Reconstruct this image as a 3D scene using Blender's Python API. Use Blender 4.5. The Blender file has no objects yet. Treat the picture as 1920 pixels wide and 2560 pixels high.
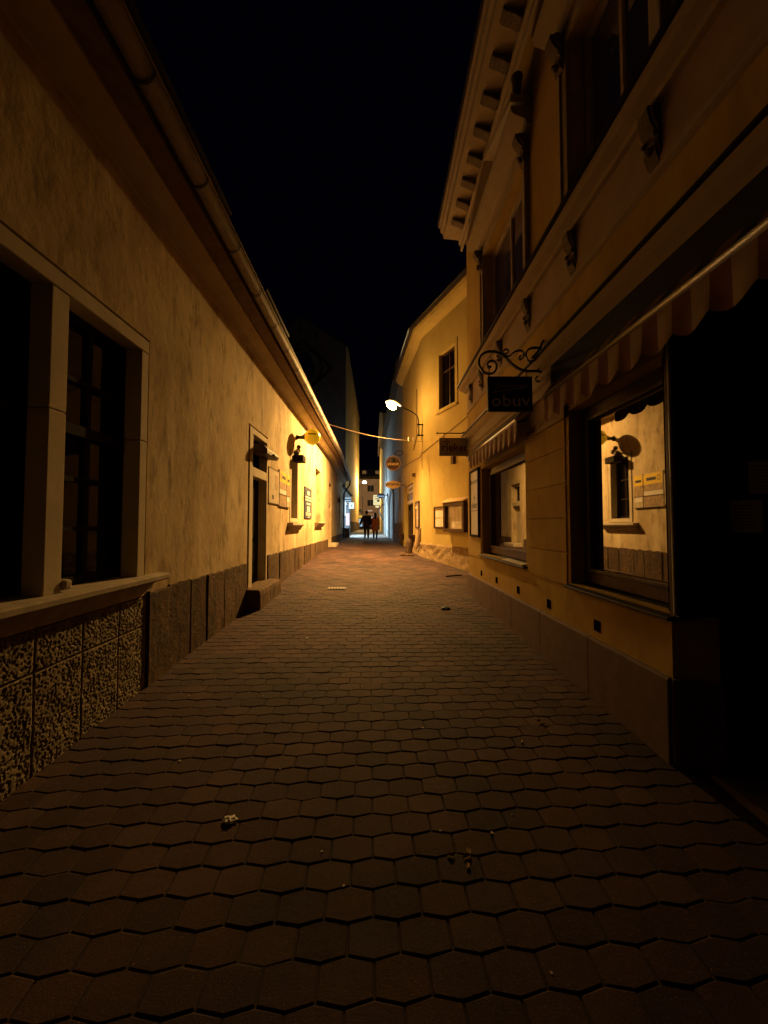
import bpy, math, random
from mathutils import Vector, noise
R = math.radians
random.seed(7)
S = bpy.context.scene
COL = S.collection

# ------------------------------------------------------------ camera, world, exposure
cam = bpy.data.cameras.new("camera"); co = bpy.data.objects.new("camera", cam); COL.objects.link(co)
cam.sensor_fit = 'VERTICAL'; cam.sensor_height = 36; cam.lens = 13.5
cam.clip_start = 0.05; cam.clip_end = 500
co.location = (0, 0, 1.7)
co.rotation_euler = (R(90) + math.atan(35/960), 0, -math.atan(15/960))
S.camera = co
W = bpy.data.worlds.new("World"); S.world = W; W.use_nodes = True
W.node_tree.nodes['Background'].inputs[0].default_value = (0.10, 0.13, 0.55, 1)   # clear night sky
W.node_tree.nodes['Background'].inputs[1].default_value = 0.0028
S.view_settings.view_transform = 'Standard'; S.view_settings.look = 'None'
S.view_settings.exposure = -0.30; S.view_settings.gamma = 1
S.cycles.max_bounces = 8; S.cycles.diffuse_bounces = 2
S.cycles.sample_clamp_indirect = 4
SODIUM = (1.0, .55, .15)
LAMP_L = 260.0; LAMP_AXIS = (-.50, -.10, -.86); LAMP_FLAT = .5
LAMP_W = 9200.0; LAMP_AIM = (-.60, -.10, -.79)            # the reflector of the lamp throws its light down and across the lane

# ------------------------------------------------------------ materials
def newmat(name):
    m = bpy.data.materials.new(name); m.use_nodes = True
    nt = m.node_tree; b = nt.nodes['Principled BSDF']
    return m, nt, b
def N(nt, t, **k):
    n = nt.nodes.new(t)
    for a, v in k.items():
        if a in n.inputs: n.inputs[a].default_value = v
        else: setattr(n, a, v)
    return n
def mixcol(nt, fac, a, b, mode='MIX'):
    m = nt.nodes.new('ShaderNodeMix'); m.data_type = 'RGBA'; m.blend_type = mode
    for i, v in ((0, fac), (6, a), (7, b)):
        if hasattr(v, 'links') or hasattr(v, 'is_linked'): nt.links.new(v, m.inputs[i])
        else: m.inputs[i].default_value = v if i == 0 else (*v, 1)
    return m.outputs[2]
def ramp(nt, src, p0, p1):
    r = nt.nodes.new('ShaderNodeMapRange'); r.clamp = True
    r.inputs[1].default_value = p0; r.inputs[2].default_value = p1
    nt.links.new(src, r.inputs[0]); return r.outputs[0]
def noi(nt, scale, detail=5, rough=.6, stretch=None, rot=None):
    tc = nt.nodes.new('ShaderNodeNewGeometry')
    v = tc.outputs['Position']
    if stretch:
        mp = nt.nodes.new('ShaderNodeMapping'); mp.inputs['Scale'].default_value = stretch
        nt.links.new(v, mp.inputs[0]); v = mp.outputs[0]
    n = nt.nodes.new('ShaderNodeTexNoise'); n.inputs['Scale'].default_value = scale
    n.inputs['Detail'].default_value = detail; n.inputs['Roughness'].default_value = rough
    nt.links.new(v, n.inputs['Vector']); return n.outputs[0]
def bump(nt, b, h, strength, dist):
    bp = nt.nodes.new('ShaderNodeBump'); bp.inputs['Strength'].default_value = strength
    bp.inputs['Distance'].default_value = dist
    nt.links.new(h, bp.inputs['Height'])
    prev = b.inputs['Normal']
    if prev.is_linked:
        nt.links.new(prev.links[0].from_socket, bp.inputs['Normal'])
    nt.links.new(bp.outputs[0], prev)
def simple(name, col, rough=.7, metal=0, spec=.3, var=.15, scale=6, bs=.0, bscale=80, bd=.004, bumpd=4):
    m, nt, b = newmat(name)
    d = tuple(c*(1-var) for c in col); l = tuple(min(1, c*(1+var)) for c in col)
    c = mixcol(nt, ramp(nt, noi(nt, scale), .3, .7), d, l)
    nt.links.new(c, b.inputs['Base Color'])
    b.inputs['Roughness'].default_value = rough; b.inputs['Metallic'].default_value = metal
    b.inputs['Specular IOR Level'].default_value = spec
    if bs: bump(nt, b, noi(nt, bscale, bumpd), bs, bd)
    return m
def plaster(name, base, dark, light, blotch=.55, streak=.5, bs=.35, smoothness=1):
    m, nt, b = newmat(name)
    n1 = ramp(nt, noi(nt, 1.1, 6, .62), .38, .66)
    c = mixcol(nt, n1, dark, base)
    n2 = ramp(nt, noi(nt, .9, 4, .6, (3.2, 3.2, .8)), .5, .72)
    mm = nt.nodes.new('ShaderNodeMath'); mm.operation = 'MULTIPLY'; mm.inputs[1].default_value = streak
    nt.links.new(n2, mm.inputs[0])
    c = mixcol(nt, mm.outputs[0], c, light)
    n3 = ramp(nt, noi(nt, 3.4, 7, .7, (1.6, 1.6, .55)), .52, .70)
    mm = nt.nodes.new('ShaderNodeMath'); mm.operation = 'MULTIPLY'; mm.inputs[1].default_value = blotch
    nt.links.new(n3, mm.inputs[0])
    c = mixcol(nt, mm.outputs[0], c, tuple(v*.5 for v in dark))
    n4 = ramp(nt, noi(nt, 9, 8, .75, (1.6, 1.6, .7)), .56, .72)
    mm = nt.nodes.new('ShaderNodeMath'); mm.operation = 'MULTIPLY'; mm.inputs[1].default_value = blotch*.4
    nt.links.new(n4, mm.inputs[0])
    c = mixcol(nt, mm.outputs[0], c, tuple(v*.6 for v in dark))
    nt.links.new(c, b.inputs['Base Color']); b.inputs['Roughness'].default_value = .93
    b.inputs['Specular IOR Level'].default_value = .15
    bump(nt, b, noi(nt, 2.6, 8, .62, (1.2, 1.2, .75)), bs, .04*smoothness)
    bump(nt, b, noi(nt, 9, 7, .7, (1.3, 1.3, .7)), bs, .012*smoothness)
    bump(nt, b, noi(nt, 140, 3), .25, .0015)
    return m
def emis(name, col, s):
    m, nt, b = newmat(name); b.inputs['Base Color'].default_value = (0, 0, 0, 1)
    b.inputs['Emission Color'].default_value = (*col, 1); b.inputs['Emission Strength'].default_value = s
    b.inputs['Specular IOR Level'].default_value = 0
    return m
def glass(name, fac, tint=(.02, .015, .012), rough=.012):
    m = bpy.data.materials.new(name); m.use_nodes = True; nt = m.node_tree; nt.nodes.clear()
    o = nt.nodes.new('ShaderNodeOutputMaterial'); mx = nt.nodes.new('ShaderNodeMixShader')
    g = nt.nodes.new('ShaderNodeBsdfGlossy'); g.inputs['Roughness'].default_value = rough
    d = nt.nodes.new('ShaderNodeBsdfDiffuse'); d.inputs['Color'].default_value = (*tint, 1)
    bp = nt.nodes.new('ShaderNodeBump'); bp.inputs['Strength'].default_value = .02; bp.inputs['Distance'].default_value = .01
    nt.links.new(noi(nt, 1.7, 1), bp.inputs['Height']); nt.links.new(bp.outputs[0], g.inputs['Normal'])
    mx.inputs[0].default_value = fac
    nt.links.new(d.outputs[0], mx.inputs[1]); nt.links.new(g.outputs[0], mx.inputs[2]); nt.links.new(mx.outputs[0], o.inputs[0])
    return m
M = {}
M['plasterL'] = plaster('old_cream_plaster', (.62, .49, .30), (.42, .31, .18), (.70, .57, .38), 1.0, .7, .38)
M['plasterCove'] = plaster('cove_plaster', (.50, .41, .28), (.40, .32, .21), (.55, .46, .32), .25, .3, .1)
M['stoneFrame'] = simple('cut_stone_frame', (.50, .42, .30), .85, var=.1, scale=5, bs=.25, bscale=60)
M['sill'] = simple('sill_stone', (.40, .33, .25), .85, var=.2, scale=9, bs=.4, bscale=40)
M['vermic'] = simple('vermiculated_stone', (.25, .20, .13), .9, var=.3, scale=12, bs=.4, bscale=120)
def slabmat():
    m, nt, b = newmat('plinth_slab_stone')
    g = nt.nodes.new('ShaderNodeObjectInfo')
    c0 = mixcol(nt, g.outputs['Random'], (.090, .050, .028), (.17, .105, .055))
    c = mixcol(nt, ramp(nt, noi(nt, 5, 7, .7, (2.5, 2.5, .6)), .4, .66), c0, (.045, .033, .03))
    c = mixcol(nt, ramp(nt, noi(nt, 14, 4), .62, .75), c, (.3, .23, .15))
    nt.links.new(c, b.inputs['Base Color']); b.inputs['Roughness'].default_value = .85
    b.inputs['Specular IOR Level'].default_value = .15
    bump(nt, b, noi(nt, 22, 8, .7), .9, .014); bump(nt, b, noi(nt, 4, 5, .7), .6, .05)
    return m
M['slab'] = slabmat()
M['yellow'] = plaster('yellow_paint', (.52, .36, .10), (.42, .28, .075), (.56, .40, .12), .35, .3, .12)
M['yellow2'] = plaster('yellow_render_far', (.50, .39, .15), (.43, .33, .12), (.54, .43, .18), .15, .3, .1)
M['cream'] = simple('cream_moulding', (.40, .32, .24), .85, var=.08, bs=.15, bscale=30)
M['frieze'] = simple('pale_frieze', (.38, .28, .22), .85, var=.12, scale=3, bs=.1)
M['dkcap'] = simple('dark_metal_flashing', (.03, .025, .03), .5, metal=.6, var=.2)
M['bracket'] = simple('weathered_ornament', (.16, .12, .08), .8, var=.3, scale=30, bs=.3, bscale=60)
M['plinthR'] = simple('smooth_plinth', (.15, .10, .095), .8, var=.16, scale=7, bs=.35, bscale=120)
M['rough'] = simple('rough_render_plinth', (.26, .18, .10), .95, var=.35, scale=16, bs=1.0, bscale=26, bd=.03, bumpd=8)
M['wood'] = simple('dark_brown_wood', (.060, .030, .018), .5, spec=.3, var=.25, scale=9)
M['woodblk'] = simple('blackish_wood', (.018, .011, .008), .85, spec=.08, var=.3)
M['glassS'] = glass('shop_glass', .40, rough=.018)
M['glassD'] = glass('dark_glass', .035, (.006, .004, .004))
M['glassE'] = glass('entrance_glass', .14, (.012, .008, .006))
M['glassE'] = glass('entrance_glass', .14, (.012, .008, .006))
M['glassU'] = glass('upper_glass', .35, (.05, .045, .16))  # blue tint stands in for the reflected sky
M["zinc"] = simple("zinc_gutter", (.22, .18, .15), .55, metal=.3, var=.2, scale=8, bs=.08)
M['softwood'] = simple('eave_boards', (.16, .10, .06), .8, var=.3, scale=8)
M['rooft'] = simple('roof_tiles', (.045, .03, .025), .9, var=.35, scale=20, bs=.6, bscale=16, bd=.03)
M['iron'] = simple('black_iron', (.012, .010, .010), .42, metal=.5, spec=.5, var=.2)
M['alu'] = simple('white_powder_metal', (.62, .57, .50), .35, metal=.2, var=.08)
M['strA'] = simple('awning_cream', (.34, .25, .18), .9, var=.1, bs=.1)
M['strB'] = simple('awning_redbrown', (.17, .075, .05), .9, var=.15, bs=.1)
M['navy'] = simple('navy_fabric', (.012, .012, .035), .8, var=.2)
M['white'] = simple('white_paint', (.68, .64, .6), .6, var=.06)
M['paper'] = simple('paper', (.66, .60, .54), .8, var=.1, scale=25)
M['ochre'] = simple('faded_paper', (.46, .37, .26), .8, var=.2, scale=9)
M['purple'] = simple('purple_print', (.10, .02, .05), .6)
M['black'] = simple('black_print', (.012, .010, .012), .6)
M['ink'] = simple('grey_print', (.10, .09, .09), .6)
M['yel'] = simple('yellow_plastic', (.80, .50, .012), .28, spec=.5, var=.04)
_b = M['yel'].node_tree.nodes['Principled BSDF']; _b.inputs['Emission Color'].default_value = (1, .50, .012, 1); _b.inputs['Emission Strength'].default_value = .42   # faint glow added to the yellow itself
M['yelprint'] = simple('yellow_print', (.72, .47, .03), .6, var=.1)
M['orangeprint'] = simple('brownish_print', (.34, .22, .12), .6, var=.5, scale=14)
M['blue'] = simple('slate_blue_sign', (.055, .062, .10), .5, var=.1)
M['pavesign'] = simple('olive_sign', (.52, .45, .32), .5, var=.05)
M['brownsign'] = simple('brown_sign', (.055, .018, .010), .35, var=.4, scale=14)
M['gold'] = simple('gold_paint', (.62, .40, .16), .45, metal=.3, var=.2)
M['tan'] = simple('tan_sign', (.50, .35, .19), .5, var=.1)
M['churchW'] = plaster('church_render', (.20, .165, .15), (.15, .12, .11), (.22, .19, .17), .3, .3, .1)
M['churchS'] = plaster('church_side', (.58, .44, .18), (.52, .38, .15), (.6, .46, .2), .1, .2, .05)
M['grey'] = plaster('grey_render', (.30, .28, .26), (.24, .22, .20), (.34, .32, .30), .2, .3, .1)
M['endW'] = plaster('far_render', (.70, .46, .36), (.62, .40, .3), (.74, .5, .4), .1, .2, .05)
M['concrete'] = simple('threshold_concrete', (.17, .13, .11), .9, var=.2, scale=12, bs=.5, bscale=60)
M['groundm'] = simple('joint_sand', (.045, .034, .030), .95, var=.3, scale=40, bs=.4, bscale=120)
def pavemat():
    m, nt, b = newmat('concrete_pavers')
    g = nt.nodes.new('ShaderNodeNewGeometry')
    rr = nt.nodes.new('ShaderNodeValToRGB'); e = rr.color_ramp.elements
    e[0].position = 0; e[0].color = (.058, .032, .032, 1); e[1].position = 1; e[1].color = (.120, .078, .068, 1)
    x = e.new(.35); x.color = (.088, .050, .046, 1); x = e.new(.6); x.color = (.076, .050, .062, 1); x = e.new(.8); x.color = (.105, .060, .046, 1)
    nt.links.new(g.outputs['Random Per Island'], rr.inputs[0])
    c = mixcol(nt, .8, rr.outputs[0], mixcol(nt, ramp(nt, noi(nt, 1.3, 5), .35, .65), (.20, .145, .14), (.76, .56, .50)), 'MULTIPLY')
    c = mixcol(nt, ramp(nt, noi(nt, 170, 2), .64, .76), c, (.20, .15, .13))
    c = mixcol(nt, ramp(nt, noi(nt, 9, 6, .7), .62, .8), c, (.035, .024, .022))
    nt.links.new(c, b.inputs['Base Color']); b.inputs['Roughness'].default_value = .85
    b.inputs['Specular IOR Level'].default_value = .3
    bump(nt, b, noi(nt, 160, 3), .5, .003); bump(nt, b, noi(nt, 25, 4), .3, .006)
    return m
M['paver'] = pavemat()
M['farpave'] = simple('far_paving', (.20, .16, .14), .85, var=.2, scale=10, bs=.3, bscale=30)

# ------------------------------------------------------------ mesh builder
class Fr:                       # a wall frame: u along the wall, w out of it, z up
    def __init__(s, o, d, n): s.o, s.d, s.n = o, d, n
    def __call__(s, u, w, z): return (s.o[0]+u*s.d[0]+w*s.n[0], s.o[1]+u*s.d[1]+w*s.n[1], z)
ID = Fr((0, 0), (1, 0), (0, 1))                       # plain x, y, z
L1 = Fr((-2.15, 0), (0, 1), (1, 0))
_l = math.hypot(.30, 10.5); L2 = Fr((-2.15, 16.5), (-.30/_l, 10.5/_l), (10.5/_l, .30/_l))
R1 = Fr((1.9, 0), (0, 1), (-1, 0))
RO = Fr((1.56, 13.5), (.3746, -.9272), (-.9272, -.3746))
RP = Fr((1.56, 13.5), (-.083, .9966), (-.9966, -.083))
_l = math.hypot(.67, 19.9); RA = Fr((1.173, 18.14), (-.67/_l, 19.9/_l), (-19.9/_l, -.67/_l))
def lerpt(t, pts):
    if t <= pts[0][0]: return pts[0][1]
    for (a, va), (b, vb) in zip(pts, pts[1:]):
        if t <= b: return va+(vb-va)*(t-a)/(b-a)
    return pts[-1][1]
ZL = [(-8, -.45), (0, 0), (2.2, .13), (3.7, .22), (6.5, .35), (10, .53), (13.3, .67), (16.8, .79), (24, .84), (27, .88), (35, .95), (50, 1.05), (75, 1.15)]
ZR = [(-8, -.25), (0, .03), (2.5, .18), (8.2, .33), (10.9, .43), (13.5, .65), (16.8, .76), (24, .84), (27, .88), (35, .95), (50, 1.05), (75, 1.15)]
def paveh(x, y): return gz(x, y)+.006*noise.noise((x*.9, y*.9, 3))
def gz(x, y):
    t = min(1, max(0, (x+2.15)/4.4)); t = t*t*(3-2*t)*.5+t*.5
    return lerpt(y, ZL)*(1-t)+lerpt(y, ZR)*t

class MB:
    def __init__(s): s.v, s.f, s.mi, s.m = [], [], [], 0
    def face(s, pts):
        i = len(s.v); s.v += [tuple(p) for p in pts]; s.f.append(tuple(range(i, i+len(pts)))); s.mi.append(s.m); return s
    def hexa(s, p):            # p: 8 points, bottom 4 then top 4
        i = len(s.v); s.v += [tuple(q) for q in p]
        for q in ((0, 3, 2, 1), (4, 5, 6, 7), (0, 1, 5, 4), (1, 2, 6, 5), (2, 3, 7, 6), (3, 0, 4, 7)):
            s.f.append(tuple(i+k for k in q)); s.mi.append(s.m)
        return s
    def box(s, F, u0, u1, w0, w1, z0, z1):
        return s.hexa([F(u0, w0, z0), F(u1, w0, z0), F(u1, w1, z0), F(u0, w1, z0), F(u0, w0, z1), F(u1, w0, z1), F(u1, w1, z1), F(u0, w1, z1)])
    def prism(s, a, b):        # two matching polygons a, b (3D points)
        n = len(a); i = len(s.v); s.v += [tuple(q) for q in a]+[tuple(q) for q in b]
        s.f.append(tuple(range(i, i+n))); s.f.append(tuple(range(i+2*n-1, i+n-1, -1))); s.mi += [s.m]*2
        for k in range(n):
            j = (k+1) % n; s.f.append((i+k, i+n+k, i+n+j, i+j)); s.mi.append(s.m)
        return s
    def profile(s, F, u0, u1, prof):   # extrude a (w, z) profile along u
        return s.prism([F(u0, w, z) for w, z in prof], [F(u1, w, z) for w, z in prof])
    def tube(s, pts, r, n=8, cap=True):
        pts = [Vector(p) for p in pts]; rs = r if isinstance(r, (list, tuple)) else [r]*len(pts)
        i0 = len(s.v); ref = Vector((0, 0, 1))
        for k, p in enumerate(pts):
            t = (pts[min(k+1, len(pts)-1)]-pts[max(k-1, 0)]).normalized()
            if abs(t.dot(ref)) > .95: ref = Vector((1, 0, 0)) if abs(t.x) < .9 else Vector((0, 1, 0))
            a = t.cross(ref).normalized(); b = t.cross(a)
            for j in range(n):
                q = p+(a*math.cos(2*math.pi*j/n)+b*math.sin(2*math.pi*j/n))*rs[k]; s.v.append(tuple(q))
            ref = -b if False else ref
        for k in range(len(pts)-1):
            for j in range(n):
                j2 = (j+1) % n; s.f.append((i0+k*n+j, i0+k*n+j2, i0+(k+1)*n+j2, i0+(k+1)*n+j)); s.mi.append(s.m)
        if cap:
            s.f.append(tuple(i0+j for j in range(n))); s.mi.append(s.m)
            s.f.append(tuple(i0+(len(pts)-1)*n+j for j in reversed(range(n)))); s.mi.append(s.m)
        return s
    def ball(s, c, r, n=16, sc=(1, 1, 1)):
        i0 = len(s.v); m = n//2
        for a in range(m+1):
            th = math.pi*a/m
            for b in range(n):
                ph = 2*math.pi*b/n
                s.v.append((c[0]+r*sc[0]*math.sin(th)*math.cos(ph), c[1]+r*sc[1]*math.sin(th)*math.sin(ph), c[2]+r*sc[2]*math.cos(th)))
        for a in range(m):
            for b in range(n):
                b2 = (b+1) % n; s.f.append((i0+a*n+b, i0+(a+1)*n+b, i0+(a+1)*n+b2, i0+a*n+b2)); s.mi.append(s.m)
        return s
    def text(s, txt, P, size, depth=.004, align='CENTER', sx=1.0, bold=0):   # P(x, y, d) -> 3D, x reading direction
        cu = bpy.data.curves.new('t', 'FONT'); cu.body = txt; cu.size = size; cu.extrude = 0; cu.align_x = align; cu.align_y = 'CENTER'
        cu.offset = bold; cu.resolution_u = 2
        o = bpy.data.objects.new('t', cu); COL.objects.link(o); bpy.context.view_layer.update()
        me = bpy.data.meshes.new_from_object(o.evaluated_get(bpy.context.evaluated_depsgraph_get()))
        i0 = len(s.v); s.v += [tuple(P(v.co.x*sx, v.co.y, depth)) for v in me.vertices]
        for p in me.polygons: s.f.append(tuple(i0+k for k in p.vertices)); s.mi.append(s.m)
        bpy.data.objects.remove(o); bpy.data.curves.remove(cu); bpy.data.meshes.remove(me); return s
    def build(s, name, mats, parent=None, smooth=False, merge=False):
        me = bpy.data.meshes.new(name)
        if parent is not None: org = Vector(parent['_o'])
        else:
            xs, ys, zs = zip(*s.v); org = Vector(((min(xs)+max(xs))/2, (min(ys)+max(ys))/2, min(zs)))
        me.from_pydata([tuple(Vector(v)-org) for v in s.v], [], s.f)
        mats = mats if isinstance(mats, (list, tuple)) else [mats]
        for m in mats: me.materials.append(M[m] if isinstance(m, str) else m)
        for p, k in zip(me.polygons, s.mi): p.material_index = k; p.use_smooth = smooth
        if merge:
            import bmesh
            bm = bmesh.new(); bm.from_mesh(me); bmesh.ops.remove_doubles(bm, verts=bm.verts, dist=1e-5); bmesh.ops.recalc_face_normals(bm, faces=bm.faces); bm.to_mesh(me); bm.free()
        o = bpy.data.objects.new(name, me); COL.objects.link(o)
        o['_o'] = tuple(org)
        if parent is None: o.location = org
        else: o.parent = parent
        return o
def thing(name, label, cat, loc, group=None):
    o = bpy.data.objects.new(name, None); COL.objects.link(o); o.location = loc; o['_o'] = tuple(loc)
    o['label'] = label; o['category'] = cat
    if group: o['group'] = group
    return o
def tag(o, label, cat, group=None):
    o['label'] = label; o['category'] = cat
    if group: o['group'] = group
    return o
def bevel(o, w=.006, seg=2):
    b = o.modifiers.new('bevel', 'BEVEL'); b.width = w; b.segments = seg; b.limit_method = 'ANGLE'; return o
def sub(a, b): return [x for x in (a, b)]

def wall(mb, F, u0, u1, z0, z1, ops, nz=0):
    """wall front with rectangular openings [(ua, ub, za, zb, depth)], reveals included"""
    us = sorted({u0, u1, *[v for o in ops for v in o[:2]]}); zs = sorted({z0, z1, *[v for o in ops for v in o[2:4]]})
    us = [u for u in us if u0 <= u <= u1]; zs = [z for z in zs if z0 <= z <= z1]
    for a, b in zip(us, us[1:]):
        for c, d in zip(zs, zs[1:]):
            mu, mz = (a+b)/2, (c+d)/2
            if any(o[0] < mu < o[1] and o[2] < mz < o[3] for o in ops): continue
            mb.face([F(a, 0, c), F(b, 0, c), F(b, 0, d), F(a, 0, d)])
    for (a, b, c, d, dp) in ops:
        mb.face([F(a, 0, c), F(a, 0, d), F(a, -dp, d), F(a, -dp, c)])
        mb.face([F(b, 0, c), F(b, 0, d), F(b, -dp, d), F(b, -dp, c)])
        mb.face([F(a, 0, d), F(b, 0, d), F(b, -dp, d), F(a, -dp, d)])
        mb.face([F(a, 0, c), F(b, 0, c), F(b, -dp, c), F(a, -dp, c)])
        mb.face([F(a, -dp, c), F(b, -dp, c), F(b, -dp, d), F(a, -dp, d)])
    return mb
def ring(mb, F, a, b, c, d, t, w0, w1):     # rectangular frame of bar width t
    mb.box(F, a, a+t, w0, w1, c, d); mb.box(F, b-t, b, w0, w1, c, d)
    mb.box(F, a+t, b-t, w0, w1, d-t, d); mb.box(F, a+t, b-t, w0, w1, c, c+t); return mb
def window(parent, F, a, b, c, d, wd, frame='wood', pane='glassD', t=.06, bars_u=(), bars_z=(), label=None):
    g = MB(); ring(g, F, a, b, c, d, t, wd-.03, wd+.04)
    for u in bars_u: g.box(F, u-.018, u+.018, wd-.025, wd+.03, c+t, d-t)
    for z in bars_z: g.box(F, a+t, b-t, wd-.02, wd+.035, z-.018, z+.018)
    w = g.build('window', frame, parent)
    if label: w['label'] = label
    MB().box(F, a+t-.01, b-t+.01, wd-.012, wd, c+t-.01, d-t+.01).build('pane', pane, w)
    return w

# ------------------------------------------------------------ setting: ground and paving
mb = MB()
gx = [-70, -30, -12, -6, -3, -2.15, -1.4, -.7, 0, .7, 1.3, 1.9, 3, 6, 12, 30, 70]
gy = [-40, -8, -4, -2, -1, 0, .6, 1.2, 1.8, 2.4, 3.2, 4, 5, 6.5, 8.2, 10, 11, 12, 13.4, 15, 16.8, 20, 24, 27, 30, 35, 42, 50, 60, 75, 110, 220]
idx = {}
for j, y in enumerate(gy):
    for i, x in enumerate(gx): idx[i, j] = len(mb.v); mb.v.append((x, y, gz(x, y)-.0075))
for j in range(len(gy)-1):
    for i in range(len(gx)-1):
        mb.f.append((idx[i, j], idx[i+1, j], idx[i+1, j+1], idx[i, j+1])); mb.mi.append(0 if gy[j] < 26.9 else 1)
o = mb.build('ground', ['groundm', 'farpave']); o['kind'] = 'structure'

mb = MB()
PW, PS, PP = .2, .107, .023          # pitch across, straight side, point height
rot = R(1.4); cr, sr = math.cos(rot), math.sin(rot)
for r in range(-10, 222):
    yc = -.4+r*(PS+PP)
    for c in range(-20, 24):
        xc = c*PW+(r % 2)*PW/2
        cr, sr = math.cos(rot), math.sin(rot); X, Y = xc*cr-(yc-5)*sr, xc*sr+(yc-5)*cr+5
        xr = 2.3 if Y < 8.1 else (3.2 if Y < 11 else 2.2)
        if X < -2.75 or X > xr or Y > 27 or Y < -1.5: continue
        z = gz(X, Y)+random.choice((0, 0, 0, -.002))+random.uniform(-.0017, .0017)+.006*noise.noise((X*.9, Y*.9, 3))
        tx, ty = random.uniform(-.012, .012), random.uniform(-.012, .012)
        base = [(-PW/2, -PS/2), (0, -PS/2-PP), (PW/2, -PS/2), (PW/2, PS/2), (0, PS/2+PP), (-PW/2, PS/2)]
        g0, g1 = .0016+random.random()*.0012, .0065+random.random()*.003; ja = random.uniform(-.009, .009); cr, sr = math.cos(rot+ja), math.sin(rot+ja)
        def rg(g, dz):
            out = []
            for (a, b) in base:
                l = math.hypot(a, b); k = (l-g*1.12)/l
                p, q = a*k, b*k
                xx, yy = X+p*cr-q*sr, Y+p*sr+q*cr
                out.append((xx, yy, z+dz+p*tx+q*ty+(gz(xx, yy)-gz(X, Y))))
            return out
        i = len(mb.v); mb.v += rg(g1, 0)+rg(g0+.0008, -.0040)+rg(g0, -.022)
        mb.f.append(tuple(range(i, i+6))); mb.mi.append(0)
        for k in range(6):
            j = (k+1) % 6
            mb.f += [(i+6+k, i+6+j, i+j, i+k), (i+12+k, i+12+j, i+6+j, i+6+k)]; mb.mi += [0, 0]
o = mb.build('pavement', 'paver'); o['kind'] = 'structure'

# ------------------------------------------------------------ left house (long low, cream plaster)
H = thing('street_house', 'long low cream plaster house with gutter and stone plinth along the left side', 'house', (-2.15, 8, .4))
ops = [(1.42, 3.595, 1.235, 3.445, .26), (6.36, 7.48, .2, 3.42, .30), (9.34, 10.35, 1.78, 3.58, .26), (13.2, 14.4, 1.80, 3.72, .30), (15.97, 16.02, 1.2, 4.0, .02)]
ops = ops[:-1]
mb = wall(MB(), L1, -6, 16.5, -.4, 4.70, ops)
wall(mb, L2, 0, 9.6, -.4, 4.70, [(.42, 1.62, .5, 3.62, .32), (6.3, 7.3, 1.8, 3.5, .28)])
mb.face([L2(9.6, 0, -.4), L2(9.6, -7, -.4), L2(9.6, -7, 8.5), L2(9.6, 0, 4.7)])
mb.build('wall', 'plasterL', H)
# cove, soffit and roof
cove = [(-.02, 4.63), (.012, 4.63), (.03, 4.645), (.12, 4.65), (.2, 4.665), (.27, 4.70), (.27, 4.80), (-.02, 4.80)]
mb = MB(); mb.profile(L1, -6, 16.5, cove); mb.profile(L2, -.0, 9.6, cove); mb.build('cornice', 'plasterCove', H)
sof = [(.271, 4.73), (.44, 4.755), (.44, 4.84), (.271, 4.84)]
mb = MB(); mb.profile(L1, -6, 16.5, sof); mb.profile(L2, 0, 9.6, sof); mb.build('soffit_board', 'softwood', H)
rf = [(.47, 4.85), (.47, 4.90), (-4.5, 8.6), (-4.5, 8.5), (0, 4.93)]
mb = MB(); mb.profile(L1, -6, 16.5, rf); mb.profile(L2, 0, 9.6, rf); mb.build('roof', 'rooft', H)
for Fx, ua, ub in ((L1, -6, 16.5), (L2, 0, 9.65)):
    mb = MB(); arc = []
    for k in range(11):
        a = math.pi*(1+k/10.); arc.append((.53+.078*math.cos(a), 4.85+.095*math.sin(a)))
    inner = [(.53+.072*math.cos(math.pi*(2-k/10.)), 4.852+.088*math.sin(math.pi*(2-k/10.))) for k in range(11)]
    mb.profile(Fx, ua, ub, arc+inner)
    mb.tube([Fx(ua, .612, 4.853), Fx(ub, .612, 4.853)], .011, 6)
    g = mb.build('gutter', 'zinc', H, smooth=False)
    u = ua+.35
    while u < ub:
        k = MB(); a2 = [(.53+.086*math.cos(math.pi*(1+i/8.)), 4.85+.104*math.sin(math.pi*(1+i/8.))) for i in range(9)]
        for (w0, z0), (w1, z1) in zip(a2, a2[1:]): k.box(Fx, u, u+.022, w0, w1, z0-.001, z0+.001) if False else k.hexa([Fx(u, w0, z0), Fx(u+.022, w0, z0), Fx(u+.022, w1, z1), Fx(u, w1, z1), Fx(u, w0*.99+.53*.01, z0+.004), Fx(u+.022, w0*.99+.53*.01, z0+.004), Fx(u+.022, w1*.99+.53*.01, z1+.004), Fx(u, w1*.99+.53*.01, z1+.004)])
        k.build('gutter_bracket', 'iron', g); u += .82
# raised snow guards on the roof edge
for a, b in ((-2, 4.15), (5.5, 6.9)):
    mb = MB(); mb.tube([L1(a, .50, 5.16), L1(b, .50, 5.16)], .035, 8); mb.tube([L1(a, .44, 5.03), L1(b, .44, 5.03)], .022, 8)
    u = a+.1
    while u < b+.01: mb.box(L1, u-.015, u+.015, .36, .5, 4.87, 5.17); u += .62
    mb.build('snow_guard', 'dkcap', H)
# downpipe at the far end
mb = MB(); mb.tube([L2(9.5, .53, 4.78), L2(9.5, .5, 4.5), L2(9.5, .28, 4.15), L2(9.5, .12, 3.9), L2(9.5, .12, .95)], .055, 10)
for z in (3.6, 2.3): mb.box(L2, 9.42, 9.58, 0, .19, z, z+.03)
mb.build('downpipe', 'iron', H, smooth=True)
MB().tube([L1(12.5, .003, 1.2), L1(12.5, .003, 4.6)], .008, 6).build('wall_cable', 'stoneFrame', H)

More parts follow.
